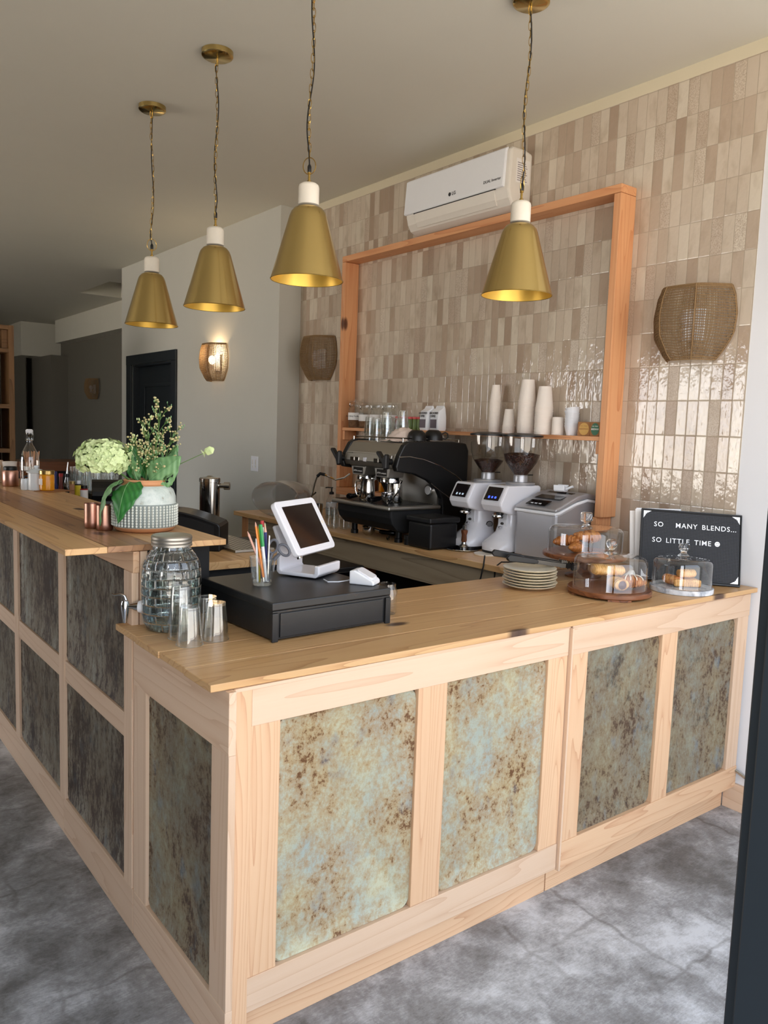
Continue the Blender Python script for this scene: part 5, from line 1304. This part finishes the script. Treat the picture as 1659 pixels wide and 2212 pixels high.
for i, (x, y, z, lab) in enumerate(((.878,1.994,0,'ribbed clear tumbler upside down, frontmost of the cluster by the water dispenser'),(.962,2.008,0,'ribbed clear tumbler upside down, rightmost of the cluster beside the black cash box'),(.886,2.071,0,'ribbed clear tumbler, lower one of the stacked pair next to the dispenser'),(.886,2.071,.042,'ribbed clear tumbler, upper one of the stacked pair next to the dispenser'),(.973,2.089,0,'ribbed clear tumbler upside down at the back between stacked pair and cash box'))):
    o = tum if i == 0 else tum.copy()
    if i: COL.objects.link(o)
    o.location = (x,y,ZC+z); tag(o, lab, 'glass', G)
# ------------------------------------------------------------------ vase and flowers on the bar
VX, VY = .962, 2.553
va = thing('flower_vase', 'pale glazed stoneware vase with studded lower half at the near end of the bar', 'vase', (VX,VY,ZB))
vp = [(.0,0),(.080,0),(.093,.005),(.1005,.016),(.103,.03),(.1035,.085),(.1035,.090),(.1005,.093),(.0995,.115),(.092,.137),(.076,.150),(.066,.154),(.062,.160),(.066,.166),(.067,.169)]
MB().lathe(vp[3:12], 64).build('body', M['glaze'], va, smooth=40)
MB().lathe(vp[:4], 64).build('foot', M['terracotta'], va, smooth=40)
MB().lathe([(.075,.1505),(.067,.155),(.0655,.160),(.068,.166),(.066,.169),(.060,.168),(.060,.15),(.07,.13),(.0,.05)], 64).build('rim', M['terracotta'], va, smooth=40)
MB().shell([(.1037,.018),(.1042,.03),(.1042,.088),(.1025,.0925)], 64).build('studded_band', M['glaze_dark'], va, smooth=40)
dt = MB()
for r in range(8):
    for k in range(52):
        a = 2*PI*(k+.0)/52; dt.ball((.1044*math.cos(a), .1044*math.sin(a), .0235+r*.0088), .0048, 6, 4, (.8,.8,1))
dt.build('studs', M['glaze_dot'], va, smooth=True)
def leaf(base, mid, tip, w, nrm, m, name, lab, droop=0, holes=False):
    t = thing(name, lab, 'leaf', base)
    b, md, tp = Vector((0,0,0)), Vector(mid)-Vector(base), Vector(tip)-Vector(base); N_ = Vector(nrm).normalized()
    mb = MB(); n = 16; k = 8
    for i in range(n+1):
        s = i/n; p = b*(1-s)**2+md*2*s*(1-s)+tp*s*s; d = (md-b)*(2*(1-s))+(tp-md)*(2*s)
        side = d.cross(N_).normalized(); nn = side.cross(d).normalized()
        hw = w*.5*(math.sin(PI*min(1,s**.72))**.85)*(1+.03*math.sin(s*60))
        for j in range(-k, k+1):
            q = j/k; mb.v.append(tuple(p+side*hw*q+nn*(-abs(q)**1.3*hw*.25+.0035*math.sin(s*26+abs(q)*5)*abs(q))))
    W_ = 2*k+1
    for i in range(n):
        for j in range(2*k):
            if holes and (i, j) in ((6,11),(7,11),(7,12),(8,12),(6,13),(9,13),(5,12)): continue
            mb.f.append((i*W_+j,(i+1)*W_+j,(i+1)*W_+j+1,i*W_+j+1))
    mb.build('blade', M[m], t, smooth=70, solid=.0006)
    MB().tube([tuple(b*(1-s)**2+md*2*s*(1-s)+tp*s*s+N_*.0008) for s in [i/10 for i in range(11)]], [.0018*(1-i/12) for i in range(11)], 5).build('midrib', M['leaf_pale'], t, smooth=True)
    return t
FW = Vector((-.606,-.788,.12))
def W3(l, b, z): v = Vector((VX,VY,0))+L_*l+Bk*b; return (v.x, v.y, ZB+z)
RZ = .165
leaf(W3(.030,-.045,RZ), W3(.034,-.122,RZ-.008), W3(.046,-.128,.035), .108, (L_*.3-Bk+Vector((0,0,.45))), 'leaf','vase_leaf','large bright green leaf hanging over the front of the vase')
leaf(W3(.062,-.03,RZ-.003), W3(.122,-.085,RZ+.0), W3(.122,-.075,.018), .062, (L_-Bk*.6+Vector((0,0,.2))), 'leaf_pale','vase_leaf','pale green leaf hanging at the left side of the vase over the copper mugs')
leaf(W3(-.02,-.02,RZ+.0), W3(-.06,-.03,RZ+.03), W3(-.125,-.02,RZ+.085), .105, (-Bk+L_*.35+Vector((0,0,-.15))), 'leaf_pale','vase_leaf','large pale leaf with ragged holes standing out to the right of the vase', holes=True)
leaf(W3(.03,.0,RZ), W3(.035,.01,RZ+.05), W3(.052,.015,RZ+.125), .055, (-Bk+L_*-.3), 'leaf','vase_leaf','dark green leaf standing behind the hydrangea head')
leaf(W3(.016,-.02,RZ), W3(.030,-.03,RZ+.03), W3(.036,-.02,RZ+.085), .036, (-Bk+L_*.6), 'leaf_pale','vase_leaf','narrow pale leaf standing upright in the middle of the vase')
leaf(W3(-.055,-.01,RZ), W3(-.088,-.02,RZ-.005), W3(-.094,-.03,.07), .045, (-L_-Bk*.4), 'leaf_pale','vase_leaf','curled pale leaf hanging down the right side of the vase')
leaf(W3(-.04,.03,RZ), W3(-.07,.05,RZ+.06), W3(-.095,.05,RZ+.115), .055, (-Bk+L_*.3), 'leaf_pale','vase_leaf','pale leaf tip showing behind the holed leaf')
leaf(W3(.0,.02,RZ), W3(.0,.03,RZ+.05), W3(-.015,.03,RZ+.10), .05, (-Bk), 'leaf','vase_leaf','dark green leaf standing behind the seed sprays')
# hydrangea
hy = thing('hydrangea', 'big pale lime hydrangea head leaning out to the left of the vase', 'flower', W3(.134,-.005,.232))
rnd = random.Random(11); pm_ = MB()
for i in range(330):
    z = 1-2*(i+.5)/330; a = i*2.39996; r = math.sqrt(1-z*z); d = Vector((r*math.cos(a), r*math.sin(a), z))
    if d.z < -.75: continue
    rad = Vector((.088,.088,.064 if d.z > 0 else .055)); c = Vector((d.x*rad.x, d.y*rad.y, d.z*rad.z))*(rnd.uniform(.86,1.06))
    nn = (d+Vector((rnd.uniform(-.4,.4),rnd.uniform(-.4,.4),rnd.uniform(-.4,.4)))).normalized(); u = nn.orthogonal().normalized(); v = nn.cross(u); ph = rnd.random()*6
    sz = rnd.uniform(.0105,.0145)
    for k in range(4):
        aa = ph+k*PI/2; e = u*math.cos(aa)+v*math.sin(aa); f = nn.cross(e)
        pts = [c, c+e*sz*.55+f*sz*.5+nn*.002, c+e*sz*1.05+nn*.0035*rnd.uniform(-.3,1), c+e*sz*.55-f*sz*.5+nn*.002]
        pm_.add([tuple(p) for p in pts], [(0,1,2),(0,2,3)])
pm_.build('petals', M['petal'], hy, solid=.0)
inn_ = MB().ball((0,0,0), .066, 20, 12, (1,1,.7)); inn_.build('flower_heart', M['stem'], hy, smooth=True)
stp = MB().tube([tuple(Vector(W3(.02,0,RZ-.02))-Vector(W3(.134,-.005,.232))), tuple(Vector(W3(.08,0,RZ+.02))-Vector(W3(.134,-.005,.232))), (0,0,-.03)], .003, 6); stp.build('stem', M['stem'], hy, smooth=True)
# seed sprays
def spray(base, top, lab, seed, n=9, spread=.05, nb=7):
    rnd = random.Random(seed); t = thing('flower_spray', lab, 'flower', base); b = Vector(base); T = Vector(top)-b
    st_, bd, gr_ = MB(), MB(), MB()
    st_.tube([(0,0,0), tuple(T*.5+Vector((.004,0,0))), tuple(T)], [.002,.0015,.0008], 5)
    for i in range(n):
        s = .28+.72*i/(n-1); p = T*s; a = i*2.4+seed; ln = spread*(1.25-s*.8)
        d = (Vector((math.cos(a), math.sin(a), .0))+T.normalized()*1.1).normalized()*ln
        st_.tube([tuple(p-T*.06), tuple(p+d*.5), tuple(p+d)], [.0009,.0008,.0006], 4)
        for k in range(nb):
            e = (d.normalized()+Vector((rnd.uniform(-1,1),rnd.uniform(-1,1),rnd.uniform(-.3,1)))*.75).normalized()*rnd.uniform(.010,.028); q = p+d*rnd.uniform(.35,1)
            st_.tube([tuple(q), tuple(q+e)], .0005, 3)
            if rnd.random() < .6: bd.ball(tuple(q+e), rnd.uniform(.0028,.0052), 6, 4, (1,1,.8))
            else: gr_.ball(tuple(q+e), .0019, 5, 4, (1,1,2.2))
    st_.build('stems', M['stem'], t, smooth=True)['kind'] = 'stuff'; bd.build('seed_heads', M['seedhead'], t, smooth=True)['kind'] = 'stuff'; gr_.build('buds', M['leaf_pale'] if seed % 2 else M['petal'], t, smooth=True)['kind'] = 'stuff'
spray(W3(-.01,.0,RZ-.03), W3(-.045,.03,.395), 'tallest seed spray rising above the vase', 1, 12, .075, 11)
spray(W3(.0,.0,RZ-.03), W3(-.005,.02,.345), 'seed spray standing just left of the tallest one', 2, 10, .07, 10)
spray(W3(-.02,.01,RZ-.03), W3(-.085,.04,.325), 'seed spray leaning right above the holed leaf', 3, 10, .06, 10)
spray(W3(.01,-.01,RZ-.03), W3(.030,.0,.285), 'short seed spray close to the hydrangea head', 4, 9, .05, 9)
spray(W3(-.01,-.01,RZ-.03), W3(-.040,-.01,.27), 'dense short seed spray low in the middle of the vase', 5, 10, .05, 12)
bd_ = thing('flower_bud', 'single feathery green bud on a long thin stem reaching out right of the vase', 'flower', W3(-.03,0,RZ-.02))
B0 = Vector(W3(-.03,0,RZ-.02)); E1 = Vector(W3(-.196,-.005,.262))
MB().tube([(0,0,0), tuple((Vector(W3(-.10,0,.215))-B0)), tuple(E1-B0)], [.0016,.0013,.0012], 6).build('stem', M['stem'], bd_, smooth=True)
mb = MB(); 
for k in range(26):
    a = 2*PI*k/26; ax = (E1-Vector(W3(-.10,0,.215))).normalized(); u = ax.orthogonal().normalized(); v = ax.cross(u); e = u*math.cos(a)+v*math.sin(a); o_ = E1-B0
    mb.tube([tuple(o_), tuple(o_+ax*.010+e*.011), tuple(o_+ax*.026+e*.012), tuple(o_+ax*.036+e*.003)], [.0012,.0016,.0014,.0008], 4)
    if k % 2: mb.tube([tuple(o_), tuple(o_-ax*.004+e*.014)], [.0008,.0003], 3)
mb.build('bud', M['petal'], bd_, smooth=True)
MB().ball(tuple(E1-B0+(E1-Vector(W3(-.10,0,.215))).normalized()*.018), .010, 10, 8, (1,1,1)).build('bud_core', M['leaf_pale'], bd_, smooth=True)

# copper mugs
cm_ = thing('copper_mug', '', 'mug', (0,0,0), group='hammered copper mugs beside the vase')
MB().lathe([(0,0),(.023,0),(.0265,.004),(.027,.02),(.027,.082),(.0258,.082),(.0255,.006),(0,.005)], 32).build('cup', M['copper'], cm_, smooth=40)
cm_.location = (.828,2.668,ZB); cm_['label'] = 'hammered copper cup at the far left of the vase, under the hydrangea'
dup(cm_, (.846,2.600,ZB), None, 'hammered copper cup right against the vase, partly behind a hanging leaf')

# far items on the bar
bo = thing('swing_top_bottle', 'tall clear swing-top bottle with brown liquid low inside on the bar', 'bottle', (1.02,4.30,ZB))
MB().lathe([(0,0),(.043,0),(.046,.006),(.046,.14),(.042,.17),(.022,.21),(.014,.225),(.013,.262),(.016,.266),(.016,.276)], 36).build('glass_body', M['glass_soft'], bo, smooth=45)
MB().lathe([(0,.004),(.043,.004),(.0435,.085),(0,.085)], 32).build('liquid', plain('brown_syrup', lin(92,44,16), .2), bo, smooth=40)
MB().lathe([(.015,.277),(.017,.280),(.018,.290),(.013,.296),(0,.297)], 20).build('stopper', M['white_plastic'], bo, smooth=30)
MB().tube([(.017,0,.24),(.021,0,.262),(.018,0,.285)], .0016, 6).tube([(-.017,0,.24),(-.021,0,.262),(-.018,0,.285)], .0016, 6).tube([(.018*math.cos(2*PI*k/16),.018*math.sin(2*PI*k/16),.24) for k in range(16)], .0016, 6, close=True).build('wire_bail', M['steel'], bo, smooth=True)
st0 = thing('stirrer_cup', 'white cup full of flat wooden stirrers behind the swing-top bottle', 'cup', (1.06,4.44,ZB))
MB().lathe([(0,0),(.026,0),(.036,.10),(.034,.10),(.024,.004)], 28).build('cup', M['cup_paper'], st0, smooth=40)
rnd = random.Random(5); sm = MB()
for i in range(26):
    a = rnd.random()*6.28; r = rnd.uniform(.002,.02); q = rnd.uniform(1.8,2.6); m1 = MB().box(-.003,.003,-.0006,.0006,0,.165+rnd.uniform(-.008,.008))
    m1.xf(Matrix.Translation((r*math.cos(a), r*math.sin(a), .006)) @ Matrix.Rotation(rnd.uniform(.05,.2),4,Vector((-math.sin(a),math.cos(a),0))) @ Matrix.Rotation(rnd.random()*3,4,'Z')); sm.add(m1.v, m1.f)
sti = sm.build('wooden_stirrers', M['stir']); sti.location = (1.06,4.44,ZB+.003); tag(sti, 'bunch of flat wooden stirrers standing in the white cup', 'stirrers', None); sti['kind'] = 'stuff'
en = thing('enamel_mug', 'white enamel mug with domed lid and dark handle on the bar', 'mug', (1.01,4.13,ZB))
MB().lathe([(0,0),(.036,0),(.039,.003),(.039,.085),(.042,.087)], 36).build('cup', M['enamel'], en, smooth=40)
MB().lathe([(.047,.088),(.047,.091),(.040,.094),(.025,.103),(.008,.107),(.008,.112),(.011,.116),(.009,.122),(0,.123)], 36).build('lid', M['enamel'], en, smooth=40)
MB().tube([tuple(L_*.038+Vector((0,0,.07))), tuple(L_*.058+Vector((0,0,.066))), tuple(L_*.062+Vector((0,0,.045))), tuple(L_*.038+Vector((0,0,.022)))], .0035, 8).build('handle', M['blue_rim'], en, smooth=True)
wp_ = MB().lathe([(0,0),(.018,0),(.021,.004),(.0205,.05),(.018,.056),(.016,.056),(.017,.006),(0,.005)], 24, (.965,4.16,ZB)).build('creamer', M['enamel'], smooth=40); tag(wp_, 'small white creamer pot tucked left of the enamel mug', 'pot')
cc_ = MB().box(-.075,.075,-.055,.055,0,.003).build('card_coaster', M['kraft'], loc=(1.075,4.06,ZB), rot=(0,0,.5)); tag(cc_, 'flat piece of brown card under the honey jar', 'card')
hn = thing('honey_jar', 'jar of orange-yellow honey with gold screw lid on the bar', 'jar', (1.045,4.075,ZB+.0035))
MB().lathe([(0,0),(.031,0),(.0345,.004),(.0345,.072),(.031,.079)], 32).build('jar', M['honey'], hn, smooth=40)
MB().lathe([(.033,.079),(.0355,.080),(.0355,.096),(.033,.098),(0,.098)], 32).build('lid', M['gold_lid'], hn, smooth=30)
MB().box(-.014,.014,-.0008,0,.028,.058).xf(Matrix.Rotation(-1.2,4,'Z') @ Matrix.Translation((0,-.0352,0))).build('tag', M['paper'], hn)
co_ = thing('copper_canister', 'copper canister with black lid at the left edge of the picture on the bar', 'canister', (.95,4.40,ZB))
MB().lathe([(0,0),(.036,0),(.039,.005),(.039,.075),(.034,.082)], 32).build('body', M['copper'], co_, smooth=40)
MB().lathe([(.030,.082),(.032,.084),(.032,.098),(.028,.102),(0,.102)], 28).build('lid', M['black'], co_, smooth=30)
wcup = MB().lathe([(0,0),(.026,0),(.036,.118),(.038,.12),(.034,.12),(.025,.004)], 28)
c1_ = wcup.build('paper_cup', M['cup_paper'], smooth=40, loc=(.975,4.53,ZB)); tag(c1_, 'tall white paper cup left of the swing-top bottle on the bar', 'cup')
gl_ = MB().lathe([(0,0),(.028,0),(.034,.10),(.032,.10),(.026,.005)], 28).build('drinking_glass', M['glass_soft'], smooth=40, loc=(.905,4.56,ZB)); tag(gl_, 'plain clear glass behind the copper canister on the bar', 'glass')
cr2 = thing('wooden_tray', 'pale wooden tray at the left edge on the bar behind the canister', 'tray', (.70,4.62,ZB), .1)
MB().box(0,.27,0,.012,0,.12).box(0,.27,.15,.162,0,.12).box(0,.012,.012,.15,0,.12).box(.258,.27,.012,.15,0,.12).box(.012,.258,.012,.15,0,.01).build('tray', M['pine_x'], cr2, bev=.002)

# bottles and glasses on the service counter
def bottle(nm, lab, cat, x, y, r, h, m, neck=.4, cap=None, label=None, nh=.62, z=.9685):
    t = thing(nm, lab, cat, (x,y,z))
    MB().lathe([(0,0),(r*.93,0),(r,.004),(r,h*nh),(r*neck,min(h*(nh+.14),h*.925)),(r*neck,h*.93)], 24).build('body', M[m], t, smooth=40)
    MB().lathe([(r*neck*1.15,h*.93),(r*neck*1.15,h*.995),(0,h)], 16).build('cap', M[cap or 'black'], t, smooth=30)
    if label: MB().shell([(r+.0006,h*(nh-.24)),(r+.0006,h*(nh-.02))], 24).build('label', M[label], t, smooth=40)
    return t
bottle('sauce_bottle','dark bottle just right of the honey jar','bottle',1.32,4.95,.017,.285,'blue',.45,'blue','paper')
bottle('sauce_bottle','small bottle with dark red label behind the honey jar','bottle',1.325,4.86,.018,.28,'tomato',.6,'red','red')
pb = bottle('pour_bottle','bottle with tall steel pourer spout behind the bar','bottle',1.33,4.75,.019,.285,'glass_soft',.6,'black',None,.8)
MB().tube([(0,0,.285),(.002,0,.32),(.006,0,.352)], [.006,.0035,.003], 10).build('pourer', M['steel'], pb, smooth=True)
bottle('syrup_jar','tan wrapped bottle right of the pourer bottle','bottle',1.33,4.655,.020,.250,'stir',.75,'gold_lid')
bottle('syrup_jar','dark bottle with bright yellow label behind the bar','bottle',1.33,4.53,.021,.262,'black',.45,'white_plastic','yellow',.92)
bottle('syrup_jar','small dark bottle with a red and white label behind the bar','bottle',1.32,4.40,.020,.245,'red',.7,'black','paper',.92)
wg = faceted_glass('w', .12, .026, .033, 'glass_soft', 8, .01, .002, 48)
w0 = wg.build('bar_glass', M['glass_soft'], smooth=50)
for i in range(14):
    o = w0 if i == 0 else w0.copy()
    if i: COL.objects.link(o)
    o.location = (1.42+.075*(i % 2)+.01*((i//2) % 2), 3.98+.074*(i//2)+.6*(1 if i < 14 else 0)-.12, .9685+.0); o.location.z = .9685+.0
    tag(o, 'clear bar glass in the rows on the rack behind the bar, between bottles and flowers', 'glass', 'rows of clear bar glasses')
rk = thing('glass_rack', 'low black rack lifting the bar glasses', 'rack', (1.37,4.42,.9685))
MB().box(0,.17,0,.60,0,.195).build('rack', M['black_matte'], rk, bev=.004)
for o in [o for o in COL.objects if o.name.startswith('bar_glass')]: o.location.z = .9685+.1955
cmk = thing('pod_coffee_machine', 'rounded black pod coffee machine behind the bar next to the copper mugs', 'coffee machine', (1.20,3.84,.9685), -.3); cmk.scale = (1.2,1.0,1.28)
MB().box(0,.12,.0,.18,0,.17).build('body', M['black'], cmk, bev=.012)
MB().prism([(0,.17)]+[(.075+.078*math.cos(a), .17+.075*math.sin(a)) for a in [PI-PI*k/14 for k in range(15)]][1:]+[(.15,.17)],-.01,.13,'x').xf(Matrix.Translation((0,.01,0))).build('head', M['black_gloss'], cmk, bev=.006)
MB().box(-.03,.0,.05,.13,.0,.03).build('drip_tray', M['black'], cmk, bev=.004)
# rounded black machine at the end of the bar
rm = thing('receipt_printer', 'black countertop machine with arched top behind the near end of the bar', 'counter machine', (1.655,3.41,.9685), -.62+.62)
rm.rotation_euler = (0,0,math.radians(-37.6+180))
ap = [(0,0),(.30,0),(.30,.235),(.24,.228)]+[]
arc = [(.0,.0),(.0,.118),(.010,.132)]+[(.010+.24*q/10, .132+.056*math.sin(q/10*PI*.5)) for q in range(1,11)]+[(.32,.182),(.36,.165),(.36,0)]
rm.location = (1.652,3.415,.9685)
MB().prism(arc, 0, -.20, 'y').build('housing', M['black'], rm, bev=.006)
MB().prism([(.03,.120)]+[(.03+.20*q/8,.120+.045*math.sin(q/8*PI*.5)) for q in range(1,9)]+[(.30,.155),(.30,.06),(.03,.06)], .0,.003,'y').build('front_cover', M['black_matte'], rm, bev=.001)
# draft tower
dt_ = thing('draft_tower', 'tall polished steel drink tower with side spout behind the bar', 'drink tower', (1.81,3.87,.9685))
MB().lathe([(0,0),(.058,0),(.058,.012),(.052,.014),(.052,.295),(.055,.297),(.055,.315),(.05,.320),(.02,.324),(.012,.330),(0,.331)], 48).build('column', M['steel'], dt_, smooth=35)
sdr = Vector((.792,-.61,0))
MB().tube([tuple(sdr*.050+Vector((0,0,.278))), tuple(sdr*.075+Vector((0,0,.278))), tuple(sdr*.076+Vector((0,0,.278))), tuple(sdr*.105+Vector((0,0,.278)))], [.013,.013,.021,.021], 24).build('spout', M['steel'], dt_, smooth=35)
# metal drip tray and black induction plate
dtry = thing('drip_tray', 'perforated steel drip tray set on the end of the service counter', 'tray', (1.70,3.35,.9685))
MB().box(0,.21,0,.9,0,.012).build('tray', M['steel_dull'], dtry, bev=.002)
pf_ = MB()
for i in range(7):
    for j in range(14): pf_.box(.015+.028*i,.027+.028*i,.02+.03*j,.032+.03*j,.012,.0125)
pf_.build('holes', M['black'], dtry)
ov = thing('warming_oven', 'black slim counter oven with small green digits beyond the tablet', 'oven', (2.02,3.30,0))
MB().box(0,.40,0,1.2,0,.86).build('body', M['black'], ov, bev=.006)
MB().box(-.002,.402,-.012,0,.66,.84).build('front', M['black_gloss'], ov, bev=.003)
textmesh('88', .03, 'digits', M['led_green'], ov, .0003, Matrix.Translation((.20,-.0135,.78)) @ Matrix.Rotation(PI/2,4,'X'))
# bluish dark wall cupboards under the back counter
cup_ = thing('cupboard_board', 'dark blue-grey panel closing the space under the back counter', 'panel', (3.12,2.36,.301))
MB().box(0,.02,0,2.5,0,.60).build('panel', plain('blue_grey_paint', lin(70,78,86), .6), cup_)

# ------------------------------------------------------------------ daylight, camera
w = bpy.data.worlds.new('day'); SC.world = w; w.use_nodes = True; nt = w.node_tree; nt.nodes.clear()
o_ = nt.nodes.new('ShaderNodeOutputWorld'); bgn = nt.nodes.new('ShaderNodeBackground'); nt.links.new(bgn.outputs[0], o_.inputs[0])
tc = nt.nodes.new('ShaderNodeTexCoord'); sx_ = nt.nodes.new('ShaderNodeSeparateXYZ'); nt.links.new(tc.outputs['Generated'], sx_.inputs[0])
rp_ = nt.nodes.new('ShaderNodeValToRGB'); mr = nt.nodes.new('ShaderNodeMapRange'); mr.inputs['From Min'].default_value = -1; mr.inputs['From Max'].default_value = 1
nt.links.new(sx_.outputs['Z'], mr.inputs['Value']); nt.links.new(mr.outputs[0], rp_.inputs[0])
cr = rp_.color_ramp
WORLD = [(0,(1.1,.97,.82)),(.42,(1.15,1.02,.87)),(.49,(.95,.90,.84)),(.53,(.85,.86,.90)),(.60,(.80,.86,.96)),(.75,(.66,.76,.92)),(1,(.5,.66,.95))]
while len(cr.elements) < len(WORLD): cr.elements.new(.5)
for e, (p, c) in zip(cr.elements, WORLD): e.position = p; e.color = (*c,1)
nt.links.new(rp_.outputs[0], bgn.inputs[0])
# sky brightness raised towards the left, added for window glints on the tiles
ms = nt.nodes.new('ShaderNodeMapRange'); ms.interpolation_type = 'SMOOTHSTEP'; ms.inputs['From Min'].default_value = -.72; ms.inputs['From Max'].default_value = -.84
ms.inputs['To Min'].default_value = 4.3; ms.inputs['To Max'].default_value = 11.0
nt.links.new(sx_.outputs['X'], ms.inputs['Value']); nt.links.new(ms.outputs[0], bgn.inputs[1])

def area(name, loc, rot, sx, sy, e, col):
    l = bpy.data.lights.new(name,'AREA'); l.shape = 'RECTANGLE'; l.size = sx; l.size_y = sy; l.energy = e; l.color = col
    o = bpy.data.objects.new(name, l); COL.objects.link(o); o.location = loc; o.rotation_euler = rot; return o
cam = bpy.data.cameras.new('camera'); co = bpy.data.objects.new('camera', cam); COL.objects.link(co); SC.camera = co
ya, pi_, ro = 0.915190805, 0.105788635, -0.034576095
f = Vector((math.cos(ya)*math.cos(pi_), math.sin(ya)*math.cos(pi_), -math.sin(pi_)))
r = Vector((math.sin(ya), -math.cos(ya), 0)); d = f.cross(r)
c_, s_ = math.cos(ro), math.sin(ro)
R1 = r*c_+d*s_; D1 = d*c_-r*s_
co.matrix_world = Matrix(((R1.x,-D1.x,-f.x,0),(R1.y,-D1.y,-f.y,0),(R1.z,-D1.z,-f.z,1.58),(0,0,0,1)))
cam.sensor_fit = 'VERTICAL'; cam.sensor_height = 36; cam.lens = 1709.9/2212*36; cam.clip_start = .05
SC.view_settings.view_transform = 'Standard'; SC.view_settings.look = 'None'; SC.view_settings.gamma = 1; SC.view_settings.exposure = -0.22
SC.view_settings.use_curve_mapping = False
SC.cycles.use_denoising = True; SC.cycles.adaptive_threshold = .025; SC.cycles.max_bounces = 9; SC.cycles.transparent_max_bounces = 24; SC.cycles.diffuse_bounces = 5; SC.cycles.glossy_bounces = 5
SC.cycles.sample_clamp_indirect = 6; SC.cycles.caustics_reflective = False; SC.cycles.caustics_refractive = False
